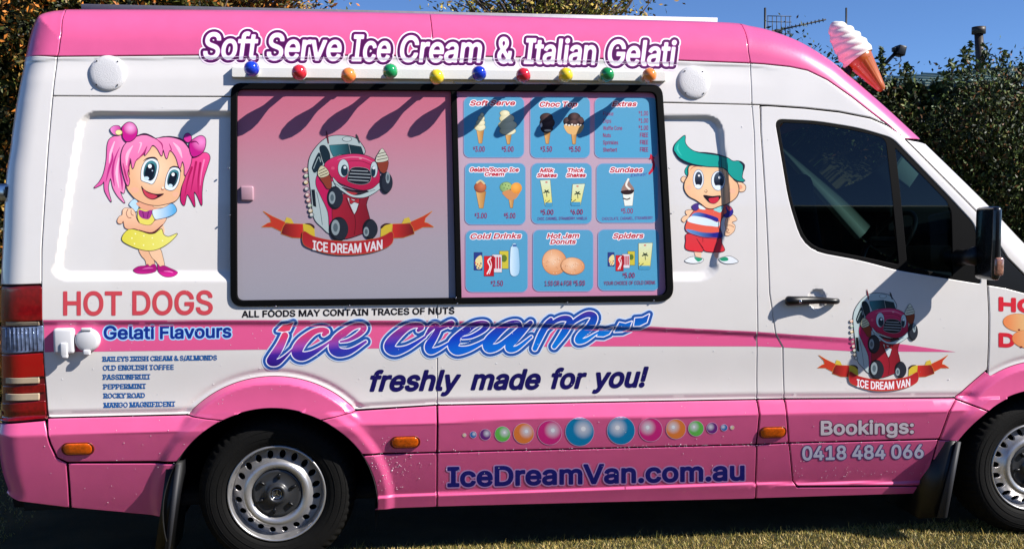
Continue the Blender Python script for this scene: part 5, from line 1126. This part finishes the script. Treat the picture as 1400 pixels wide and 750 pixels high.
def m2(L):
    head(L, 'Choc Top', 738, 789, 146, 6.4, -.2); conep(L, 748, 180, 196.5, 4.4, [(747.5, 176, 8, 5.5), (748, 168, 10, 8), (747, 161, 8.5, 6)], CHO, (20, 12, 16)); fill(L, Ell((740, 171), 1.4, 3), (226, 216, 210), .4); fill(L, Ell((749, 178.5), 5, 1.4), (226, 206, 180), .4)
    conep(L, 784.5, 172, 197, 4.5, [], CHO); fill(L, SP([(772, 170), (797, 170), (794, 181), (787, 184), (782, 184), (775, 181)]), (222, 176, 112), .5); 
    for q in ((776, 166, 6, 6), (785, 161, 9, 7), (793, 166, 5.5, 6.5), (784, 168, 9, 4)): fill(L, Ell(q[:2], q[2], q[3]), rgrad((q[0]+1, q[1]-2), 7, (96, 70, 66), (28, 16, 22)), .5)
    for k in range(6): fill(L, Ell((774+k*4, 170.5+(k % 2)), 1.6, 1.2), (232, 220, 206), .4)
    price(L, '$3.50', 742, 754.5, 207.5); price(L, '$5.50', 781, 793.5, 207.5)
def m3(L):
    head(L, 'Extras', 837, 870, 145.5, 6.2, -.2)
    for k, (s_, wd, pr) in enumerate((('Flake', 14, '$1.00'), ('Dips', 11, '$1.00'), ('Waffle Cone', 26, '$1.00'), ('Nuts', 10.5, 'FREE'), ('Sprinkles', 20.5, 'FREE'), ('Sherbert', 19, 'FREE'))):
        y = 158.2+k*9.85; fill(L, word(s_, 824.5, 824.5+wd, y, y, 5.4), MAR, .3, .08); price(L, pr, 876 if pr[0] == '$' else 875, 886, y, 6)
def m4(L):
    head(L, 'Gelato/Scoop Ice', 642.5, 709, 234.6, 5.4, .2); head(L, 'Cream', 663, 689, 240.3, 4.6, 0)
    conep(L, 657.5, 262, 284.5, 6.6, [(656.5, 256, 8, 7)], ((210, 120, 80), (140, 70, 44)), (90, 60, 50)); line(L, [(652, 250), (657, 247), (662, 251)], 1.2, (214, 190, 140), lambda p: p)
    conep(L, 699, 270, 284, 3.6, [(692, 256, 8.5, 7)], ((170, 196, 120), (120, 160, 100)), (90, 110, 70)); fill(L, SP([(688, 262), (712, 256), (708, 268), (702, 273), (696, 273), (690, 268)]), (206, 140, 90), .5); fill(L, Ell((706, 257), 7.5, 7.5), rgrad((705, 255), 9, (246, 176, 80), (226, 140, 50)), .5)
    for k in range(6): fill(L, Ell((687+k*2.1, 252+(k*5) % 9), .6, .7), (30, 60, 30), .3)
    price(L, '$3.00', 652, 665.5, 298.3); price(L, '$5.00', 692, 704.5, 298.3)
def m5(L):
    for s_, a, c, y in (('Milk', 738.5, 757, 235.4), ('Shakes', 734.5, 761, 242.2), ('Thick', 776.5, 798, 235.2), ('Shakes', 774.5, 800.5, 242)): head(L, s_, a, c, y, 4.9, -.1)
    cup(L, 738.5, 246.5, 752, 281, 4.5); cup(L, 783, 252, 799.5, 280, -4.5); price(L, '$5.00', 742, 756.5, 293.4, 6.8); price(L, '$6.00', 783, 796.5, 293, 6.8)
    fill(L, word('CHOC, CARAMEL, STRAWBERRY, VANILLA', 735, 802.5, 300.7, 300, 3.9), (120, 40, 130), .28, .02)
def m6(L):
    head(L, 'Sundaes', 834, 878.5, 235.6, 6.4, -.3); fill(L, word('Extras!', 862, 884, 241.6, 239.8, 4, .3), (70, 50, 150), .3, .05)
    fill(L, PG([(851, 262), (866.5, 261), (864.5, 281), (854, 281.5)]), (90, 110, 120), .5, .5); fill(L, PG([(851, 262), (866.5, 261), (864.5, 281), (854, 281.5)]), (232, 236, 226), .5)
    fill(L, SP([(850, 258), (857, 246), (859, 244), (861, 250), (866.5, 258), (864, 263), (852, 264)]), (150, 120, 110), .5, .3); line(L, [(859, 245), (856, 253), (861, 259)], 1.3, (240, 232, 220), lambda p: p); fill(L, SP([(849.5, 261), (866, 259.5), (864, 264.5), (857, 266), (851, 265)]), (40, 20, 24), .45); line(L, [(852, 271), (857, 272.6), (861, 271)], .8, (60, 40, 40), lambda p: p, .4)
    price(L, '$5.00', 852, 865, 291.7, 6.8); fill(L, word('CHOCOLATE, CARAMEL, STRAWBERRY', 823, 892.5, 301, 299.6, 4), (120, 40, 130), .28, .02)
    line(L, [(888, 237), (893, 230), (893.5, 222), (891, 215)], [1.6, 1.9, 1.5, .8], (196, 30, 60), lambda p: p, .45); fill(L, PG([(887.5, 218), (889.3, 210), (895.5, 216.5)]), (196, 30, 60), .45)
def m7(L):
    head(L, 'Cold Drinks', 643.5, 712.5, 326.3, 6.6, -.8); drinks(L, 648, 345); Q = [(698, 341), (700, 337), (701.5, 333), (705, 333), (706, 337), (709, 343), (709.5, 373), (698, 374)]
    fill(L, SP(Q), (90, 130, 160), .5, .5); fill(L, SP(Q), hgrad(697, 710, (214, 234, 246), (150, 196, 226)), .5); fill(L, PG([(701, 334), (706, 334), (706, 337), (701, 337)]), (60, 100, 160), .4); price(L, '$2.50', 674, 687.5, 390.7)
def m8(L):
    head(L, 'Hot Jam', 748, 791.5, 325.6, 6.2, -.7); head(L, 'Donuts', 752.5, 787, 333.3, 5.8, -.3)
    for c, rx, ry, ro in (((758, 358), 16.5, 17.5, -20), ((783, 363.5), 16, 11.5, 6)):
        fill(L, Ell(c, rx, ry, rot=ro), (150, 96, 60), .6, .5); fill(L, Ell(c, rx, ry, rot=ro), rgrad((c[0]-3, c[1]-4), 18, (240, 190, 150), (222, 150, 100)), .7); fill(L, Ell((c[0]+1, c[1]+1), rx*.72, ry*.66, rot=ro), rgrad((c[0]-2, c[1]-3), 12, (244, 200, 164), (228, 164, 118)), .7)
        r_ = np.random.default_rng(4)
        for k in range(26): a_ = r_.uniform(0, 6.28); q_ = r_.uniform(0, .92); fill(L, Ell((c[0]+rx*q_*math.cos(a_), c[1]+ry*q_*math.sin(a_)), .5, .5), (250, 226, 200) if k % 3 else (196, 120, 80), .35)
    fill(L, word('1.50 OR 4 FOR', 745, 781.5, 390.3, 390, 6.6), MAR, .32, .08); price(L, '$5.00', 787, 799.5, 390, 6.8)
def m9(L):
    head(L, 'Spiders', 838.5, 879.5, 325.6, 6.4, -.6); drinks(L, 831, 345, .78); cup(L, 873, 332.5, 892, 367, -2); price(L, '$5.00', 854, 867.5, 379.5, 6.8); fill(L, word('YOUR CHOICE OF COLD DRINK', 825.5, 896, 389.3, 388.3, 5), MAR, .28, .04)
C_ = [(634.5, 133, 716, 215), (725.5, 133, 806, 215.5), (813.5, 134, 898.5, 215.5), (636, 223.5, 718, 306.5), (727, 223.5, 808.5, 305.5), (816, 224, 899, 304), (637, 315, 721, 398.5), (729, 314.5, 810.5, 397.5), (818, 314, 900.5, 396.5)]
for c_, d_, l_ in zip(C_, (m1, m2, m3, m4, m5, m6, m7, m8, m9), ('soft serve prices with two pale cones', 'choc top prices with two dark cones', 'list of extras and prices', 'gelato prices with two cones', 'milk shake and thick shake prices', 'sundae price with one tall cup and a red arrow', 'cold drink price with cans and a bottle', 'jam donut prices', 'spider price with cans and a cup')):
    menu(*c_, d_, l_)
# ------------------------------------------------------------ water beads left on the paint
WATER = mat('water bead', (232, 234, 238), .12, coat=1)  # opaque white: the beads' sun glint is put into the colour
n = 480; px = np.stack([rng.uniform(60, 1300, n), np.where(rng.random(n) < .65, rng.uniform(440, 690, n), rng.uniform(130, 440, n))], 1)
clu = np.stack([rng.normal(900, 160, 150), 604+rng.normal(0, 3, 150)-(rng.normal(900, 160, 150)-900)*.0], 1); clu[:, 1] = 607-(clu[:, 0]-1035)*.025+rng.normal(0, 1.6, 150)
px = np.vstack([px, clu, np.stack([rng.uniform(1080, 1270, 90), rng.normal(652, 8, 90)], 1), np.stack([rng.normal(535, 25, 90), rng.normal(640, 22, 90)], 1)])
q = P(px); ok = ~inside(q, [HOLE, G]) & (np.hypot(q[:, 0]-ri_c[0], q[:, 1]-ri_c[1]) > RI+.01) & (np.hypot(q[:, 0]-fi_c[0], q[:, 1]-fi_c[1]) > RI+.01); ok &= q[:, 1] > .318; q = q[ok]; y = S(q[:, 0], q[:, 1]); N = normals(S, q[:, 0], q[:, 1])
V0, T0 = ico((0, 0, 0), 1, 1); r = rng.uniform(.0009, .0018, len(q))*np.where(rng.random(len(q)) < .06, 1.5, 1)
V = V0[None]*r[:, None, None]*np.array([1, .6, 1.1])+np.stack([q[:, 0], y-.0012, q[:, 1]], 1)[:, None]
T = T0[None]+np.arange(len(q))[:, None, None]*len(V0)
link('water_bead', tri_mesh('water_bead', V.reshape(-1, 3), T.reshape(-1, 3)), WATER, van, kind='stuff')
# ------------------------------------------------------------ leaves
def leafmat(name, rough=.5, trans=.25):
    m = mat(name, (255, 255, 255), rough, attr=True, spec=.32)
    return m
LEAF = leafmat('leaf surface')
def leaves(name, C, size, cols, m=LEAF, parent=None, asp=.45, down=0, N0=None, **kw):
    n = len(C); size = np.broadcast_to(size, (n,))
    d = rng.normal(size=(n, 3)); d /= np.linalg.norm(d, axis=1)[:, None]
    if N0 is not None: d = d*.6+N0; d /= np.linalg.norm(d, axis=1)[:, None]
    u = np.cross(d, rng.normal(size=(n, 3))); u /= np.linalg.norm(u, axis=1)[:, None]; v = np.cross(d, u)
    L = size[:, None]*u; W = (size*asp)[:, None]*v; B = (size*.12)[:, None]*d
    V = np.stack([C-L, C+W*.9-L*.1+B, C+L, C-W*.9-L*.1+B], 1).reshape(-1, 3)
    i = np.arange(n)[:, None]*4; T = np.vstack([i+[0, 1, 2], i+[0, 2, 3]])
    k = rng.integers(0, len(cols), n); cc = np.array([lin(c) for c in cols])[k]*rng.uniform(.7, 1.3, (n, 1))
    me = tri_mesh(name, V, T, C=np.repeat(cc, 4, 0), smooth=False)
    return link(name, me, m, parent, **kw)
BARK = mat('bark', (88, 74, 62), .9, noise=.4, nscale=30, bump=.5)
def limbs(base_, top, nb, rad, spread, seed, levels=3):
    r = np.random.default_rng(seed); segs = []; tips = []
    def grow(p, d, L, R, lv):
        n = 6; P_ = [p]; 
        for k in range(n):
            d = d+r.normal(0, .10, 3); d /= np.linalg.norm(d); p = p+d*L/n; P_.append(p)
        segs.append(tube(P_, np.linspace(R, R*.55, n+1), 6 if lv else 10)); tips.append(p)
        for q in P_[2:]: tips.append(q)
        if lv < levels:
            for _ in range(nb):
                k = r.integers(2, n+1); dd = d+r.normal(0, spread, 3); dd[2] = abs(dd[2])*.7+.25; dd /= np.linalg.norm(dd)
                grow(P_[k], dd, L*.62, R*.5, lv+1)
    b = np.array(base_, float); t = np.array(top, float); L = np.linalg.norm(t-b); grow(b, (t-b)/L, L*.5, rad, 0)
    return join(segs), np.array(tips)
def tree(label, base_, h, rad, spreadR, nleaf, size, cols, seed, nb=4, spread=.6, jit=.5, group=None, cat='tree', levels=3, sx=1.0):
    b = np.array(base_, float); t = thing('tree', label, cat, b, group)
    (V, Q), tips = limbs((0, 0, 0), (0, 0, h), nb, rad, spread, seed, levels)
    V[:, 0] *= sx; tips[:, 0] *= sx
    qobj('trunk', (V, Q), BARK, t)
    tp = tips[tips[:, 2] > h*.25]
    c = tp[rng.integers(0, len(tp), nleaf)]+rng.normal(0, jit, (nleaf, 3))
    leaves('crown', c, rng.uniform(.6, 1.2, nleaf)*size, cols, parent=t)
    return t
# autumn tree behind the rear of the van
AUT = [(150, 118, 50), (90, 94, 40), (196, 120, 46), (56, 64, 28), (160, 130, 70), (196, 118, 46), (40, 44, 22), (30, 36, 18), (26, 32, 16), (52, 54, 26)]
GRN = [(52, 64, 28), (40, 52, 24), (74, 80, 36), (30, 40, 20), (92, 84, 44)]
def mass(label, name, x0, x1, y0, y1, z0, z1, n, size, cols, cat, topn=.25, group=None, seed=3, dark=True, face_bias=.5, clump=.22):
    """hedge or shrub mass: leaf clumps in a box with a ragged top, woody stems inside"""
    t = thing(name, label, cat, ((x0+x1)/2, (y0+y1)/2, 0), group); o = np.array([(x0+x1)/2, (y0+y1)/2, 0])
    r = np.random.default_rng(seed)
    m = int(n/45)
    cx = r.uniform(x0, x1, m); topz = z1+topn*(np.sin(cx*2.3+seed)*.5+np.sin(cx*6.1+seed*2)*.35+r.normal(0, .35, m)*.7)
    cz = z0+(topz-z0)*r.uniform(0, 1, m)**.85; cy = np.where(r.random(m) < face_bias, y0+abs(r.normal(0, .12, m)), r.uniform(y0, y1, m))
    bump_ = .36*np.sin(cx*3.1+cz*2)+.16*np.sin(cx*7.7-cz*5.2); cy = cy+bump_*.8
    C = np.stack([cx, cy, cz], 1)
    g_ = r.normal(0, 1, (n, 3)); g_ *= (r.random(n)**.5/np.linalg.norm(g_, axis=1))[:, None]
    c = C[r.integers(0, m, n)]+g_*clump*np.array([1.5, 1.2, 1.6])
    c = c[c[:, 2] > .02]; leaves('foliage', c-o, r.uniform(.6, 1.25, len(c))*size, cols, parent=t)
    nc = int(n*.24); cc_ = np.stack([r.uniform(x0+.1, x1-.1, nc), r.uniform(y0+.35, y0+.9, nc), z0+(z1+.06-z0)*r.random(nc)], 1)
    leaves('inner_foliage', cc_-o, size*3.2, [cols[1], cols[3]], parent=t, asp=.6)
    segs = []
    for k in range(int((x1-x0)*5)):
        x = r.uniform(x0, x1); y = r.uniform(y0+.2, y1-.1)
        pts = [np.array([x+r.normal(0, .06)*j, y+r.normal(0, .05)*j, (z1-.1)*j/5])-o for j in range(6)]; segs.append(tube(pts, np.linspace(.03, .006, 6), 5))
    s = join(segs); so_ = qobj('woody_stems', s, BARK, t, kind='stuff')
    return t
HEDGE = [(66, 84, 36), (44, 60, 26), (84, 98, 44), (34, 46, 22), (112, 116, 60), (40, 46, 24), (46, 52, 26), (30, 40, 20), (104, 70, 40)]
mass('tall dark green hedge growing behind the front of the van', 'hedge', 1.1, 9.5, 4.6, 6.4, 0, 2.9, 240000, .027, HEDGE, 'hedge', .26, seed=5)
# upright shoots standing proud of the hedge
hd = bpy.data.objects['hedge']; ho = np.array(hd.location)
cs = []
for px, top in ((1205, 66), (1160, 78), (1240, 88), (1326, 56), (1318, 66), (1346, 60), (1374, 70), (1300, 84), (1396, 88)):
    p = at((px, top), 4.9); b = at((px, 108), 4.9)
    for k in range(90):
        u = rng.random(); cs.append(b+(p-b)*u+rng.normal(0, .045*(1.15-u), 3))
leaves('hedge_shoot', np.array(cs)-ho, rng.uniform(.025, .045, len(cs)), HEDGE[:5], parent=hd)
# the autumn tree on the left, leafy from the ground up
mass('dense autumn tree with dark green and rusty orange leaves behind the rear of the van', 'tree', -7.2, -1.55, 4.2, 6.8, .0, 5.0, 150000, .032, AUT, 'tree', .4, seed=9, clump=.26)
tr = [o for o in bpy.data.objects if o.name.startswith('tree')][0]
for ch in tr.children:
    if ch.name.startswith('foliage'): ch.name = 'crown'
    if ch.name.startswith('woody'): ch.name = 'trunk'; ch.pop('kind', None)
# leaves that show over the roof
def over_roof(label, pxs, ytop, yd, n, size, cols, seed, twigs, base_px):
    b = at((base_px, 300), yd); t = thing('tree', label, 'tree', (b[0], yd, 0)); o = np.array([b[0], yd, 0]); r = np.random.default_rng(seed)
    x0, x1 = at((pxs[0], 20), yd)[0], at((pxs[1], 20), yd)[0]; zt = at((base_px, ytop), yd)[2]; z0 = at((base_px, 60), yd)[2]
    segs = [tube([(0, 0, 0), (.1, 0, z0*.5), (0, .1, z0)], [.16, .13, .1], 10)]; cs = []
    for k in range(twigs):
        xe = r.uniform(x0, x1)-b[0]; ze = r.uniform(z0+.1, zt+.3); m = np.array([xe*.45, r.normal(0, .3), (z0*.9+ze)/2])
        st = np.array([0, 0, z0*r.uniform(.6, 1)]); e = np.array([xe, r.normal(0, .6), ze])
        pts = [st*(1-u)**2+2*u*(1-u)*m+u*u*e+r.normal(0, .03, 3) for u in np.linspace(0, 1, 8)]; segs.append(tube(pts, np.linspace(.035, .006, 8), 5))
        for q in pts[3:]: cs.append(q)
    qobj('trunk', join(segs), BARK, t)
    cs = np.array(cs); cs = cs[cs[:, 2] > z0-.9]; c = cs[r.integers(0, len(cs), n)]+r.normal(0, .16, (n, 3))*[1.4, 1, 1]
    leaves('crown', c, r.uniform(.6, 1.2, n)*size, cols, parent=t)
over_roof('dark leafy tree whose top shows over the rear half of the roof', (70, 450), -40, 7.5, 26000, .04, AUT[:6], 21, 260, 250)
over_roof('thin tree with sparse yellow green leaves showing over the middle of the roof', (590, 905), -45, 9.0, 9500, .042, [(188, 164, 72), (150, 142, 60), (116, 122, 50), (200, 164, 100), (98, 108, 46)], 33, 170, 760)
# ------------------------------------------------------------ house beyond the hedge: roof line, flue, television aerial, floodlight
HY = 12.0
house = thing('house', 'low house with a pale green metal roof just showing over the hedge', 'house', (at((1300, 300), HY)[0], HY, 0)); ho_ = np.array(house.location)
ra, rb = at((1150, 101), HY+.0), at((1400, 81), HY); ridge = rb[2]+.1
x0, x1 = ra[0]-2.2, rb[0]+9
RM = mat('pale green metal roof', (150, 168, 150), .5, metal=.2, noise=.08)
def slab(name, V, Q, m, parent, off): return qobj(name, (np.array(V)-off, np.array(Q)), m, parent, smooth=False)
zt = (ra[2]+rb[2])/2
slope = (rb[2]-ra[2])/(rb[0]-ra[0])
zr = lambda x: ra[2]+(x-ra[0])*slope
V = [(x0, HY-1.5, zr(x0)-.45), (x1, HY-1.5, zr(x1)-.45), (x1, HY+1.2, zr(x1)), (x0, HY+1.2, zr(x0)), (x0, HY-1.5, zr(x0)-.53), (x1, HY-1.5, zr(x1)-.53), (x1, HY+1.2, zr(x1)-.08), (x0, HY+1.2, zr(x0)-.08)]
slab('roof', V, [[0, 1, 2, 3], [7, 6, 5, 4], [0, 4, 5, 1], [1, 5, 6, 2], [3, 7, 4, 0], [2, 6, 7, 3]], RM, house, ho_)
ribs = []
for x in np.arange(x0+.2, x1, .35): ribs.append(tube([(x-ho_[0], -1.5, zr(x)-.44), (x-ho_[0], 1.2, zr(x)+.01)], .022, 5))
qobj('roof_rib', join(ribs), RM, house, kind='stuff')
slab('wall', box(((x0+x1)/2, HY+.6, 1.35), (x1-x0-.8, 3.2, 2.7))[0], box((0, 0, 0), (1, 1, 1))[1], mat('rendered wall', (170, 160, 146), .85, noise=.1), house, ho_)
a, b = at((1338, 45), HY+.3), at((1340, 88), HY+.3); FL = mat('dark flue pipe', (46, 36, 32), .5)
fl = qobj('flue_pipe', tube([b-ho_-[0, 0, .4], b-ho_, a-ho_], .075, 16), FL, house)
V, Q = tube([a-ho_-[0, 0, .02], a-ho_+[0, 0, .10]], .12, 16); qobj('flue_cap', (V, Q), FL, fl)
ANT = mat('aerial metal', (60, 62, 66), .5, metal=.6)
AY = 11.0
ar = thing('television_aerial', 'thin television aerial with a grid reflector and a long boom beside the roof cone', 'aerial', (at((1054, 60), AY)[0], AY, 0)); ao = np.array(ar.location)
A_ = lambda x, y, d=0: at((x, y), AY+d)-ao
qobj('mast', tube([(A_(1046, 12)[0], 0, 0), A_(1046, 60), A_(1046, 11)], .018, 6), ANT, ar)
qobj('mast', tube([(A_(1157, 11)[0], 0, .0), A_(1157, 70), A_(1157, 11)], .016, 6), ANT, ar)
qobj('boom', tube([A_(1048, 45), A_(1129, 27)], .014, 6), ANT, ar)
for k in range(11):
    x = 1072+k*5.3; y = 45-(x-1048)*18/81; qobj('director', tube([A_(x, y-2.2, -.08), A_(x+.5, y+2.2, .08)], .008, 5), ANT, ar)
for k in range(6): qobj('reflector_rod', tube([A_(1050+k*6, 22+k*.2), A_(1050+k*6, 52)], .007, 5), ANT, ar)
for y in (22, 30, 46, 52): qobj('reflector_rod', tube([A_(1049, y), A_(1082, y+.5)], .007, 5), ANT, ar)
rbox('junction_box', A_(1064, 43), (.12, .08, .06), .01, ANT, ar)
FY = 6.9
flo = thing('floodlight', 'small black floodlight on an angled arm above the hedge', 'floodlight', (at((1205, 100), FY)[0], FY, 0)); fo = np.array(flo.location)
B3 = lambda x, y: at((x, y), FY)-fo
qobj('post', tube([(B3(1206, 90)[0], 0, 0), B3(1206, 90)], .03, 8), BLKPL, flo); qobj('arm', tube([B3(1206, 92), B3(1224, 73)], .022, 8), BLKPL, flo)
rbox('lamp_head', B3(1230, 70), (.10, .14, .12), .012, BLKPL, flo, 2, Matrix.Rotation(math.radians(12), 3, 'Y')); rbox('sensor', B3(1223, 68), (.055, .06, .055), .012, BLKPL, flo)
qobj('cable', tube([B3(1231, 76), B3(1232, 83), B3(1228, 88), B3(1222, 90)], .006, 6), BLKPL, flo)
# timber shed on the camera's side of the lawn; it is what the cab glass mirrors
WOOD = mat('weathered palings', (84, 70, 58), .85, noise=.4, nscale=6)
pf = thing('timber_shed', 'tall dark timber shed out of view, mirrored in the lower half of the cab window', 'shed', (6, -15, 0))
V, Q = box((0, 0, 0), (.19, .025, 3.85)); pm = tri_mesh('wall_board', V+[0, 0, 1.925], tris(Q), smooth=False); pm.materials.append(WOOD)
for k in range(110): link('wall_board', pm, None, pf, loc=(-11+k*.2, (k % 2)*.02, 0))
qobj('shed_roof', box((0, -2.4, 3.97), (22.6, 5.6, .12)), RM, pf, smooth=False); qobj('back_wall', box((0, -4.9, 1.92), (22, .1, 3.84)), WOOD, pf, smooth=False)
for x in (-11, 11): qobj('end_wall', box((x, -2.45, 1.92), (.1, 4.8, 3.84)), WOOD, pf, smooth=False)
# ------------------------------------------------------------ ground
def groundmat():
    m = mat('lawn', (118, 112, 52), .95, bump=.5, bscale=90); t = m.node_tree; b = t.nodes['Principled BSDF']
    tc = t.nodes.new('ShaderNodeTexCoord'); n = t.nodes.new('ShaderNodeTexNoise'); n.inputs['Scale'].default_value = 2.2; n.inputs['Detail'].default_value = 10
    cr = t.nodes.new('ShaderNodeValToRGB'); e = cr.color_ramp.elements; e[0].position = .38; e[0].color = (*lin((44, 46, 24)), 1); e[1].position = .62; e[1].color = (*lin((78, 70, 42)), 1)
    t.links.new(tc.outputs['Object'], n.inputs['Vector']); t.links.new(n.outputs['Fac'], cr.inputs[0]); t.links.new(cr.outputs[0], b.inputs['Base Color']); return m
g = 500; me = bpy.data.meshes.new('lawn'); me.from_pydata([(-g, -g, 0), (g, -g, 0), (g, g, 0), (-g, g, 0)], [], [(0, 1, 2, 3)])
link('lawn', me, groundmat(), kind='structure')
n = 110000; x = rng.uniform(-1.9, 4.6, n); y = rng.uniform(-1.0, .29, n); x = np.concatenate([x, rng.uniform(-6, 8, 150000)]); y = np.concatenate([y, rng.uniform(-3.4, 4.4, 150000)]); ok = ~((x > -1.85) & (x < 4.3) & (y > .34) & (y < 1.8)); x = x[ok]; y = y[ok]; n = len(x); h = rng.uniform(.008, .022, n)*(1+1.6*(rng.random(n) < .012)); a = rng.uniform(0, 2*math.pi, n); l = rng.normal(0, .5, (n, 2))*h[:, None]  # no blades under the van: bare darker ground stands in for deep shade
wv = np.stack([np.cos(a), np.sin(a), 0*a], 1)*.0022; p = np.stack([x, y, 0*x], 1); tp = p+np.stack([l[:, 0], l[:, 1], h], 1)
V = np.stack([p-wv, p+wv, tp], 1).reshape(-1, 3); T = np.arange(3*n).reshape(-1, 3)
k = rng.integers(0, 4, n); cc = np.array([lin(c) for c in ((176, 154, 82), (140, 130, 66), (196, 170, 108), (112, 112, 52))])[k]
link('grass', tri_mesh('grass', V, T, C=np.repeat(cc, 3, 0), smooth=False), LEAF, label='short dry yellow green grass on the lawn', cat='grass', kind='stuff')
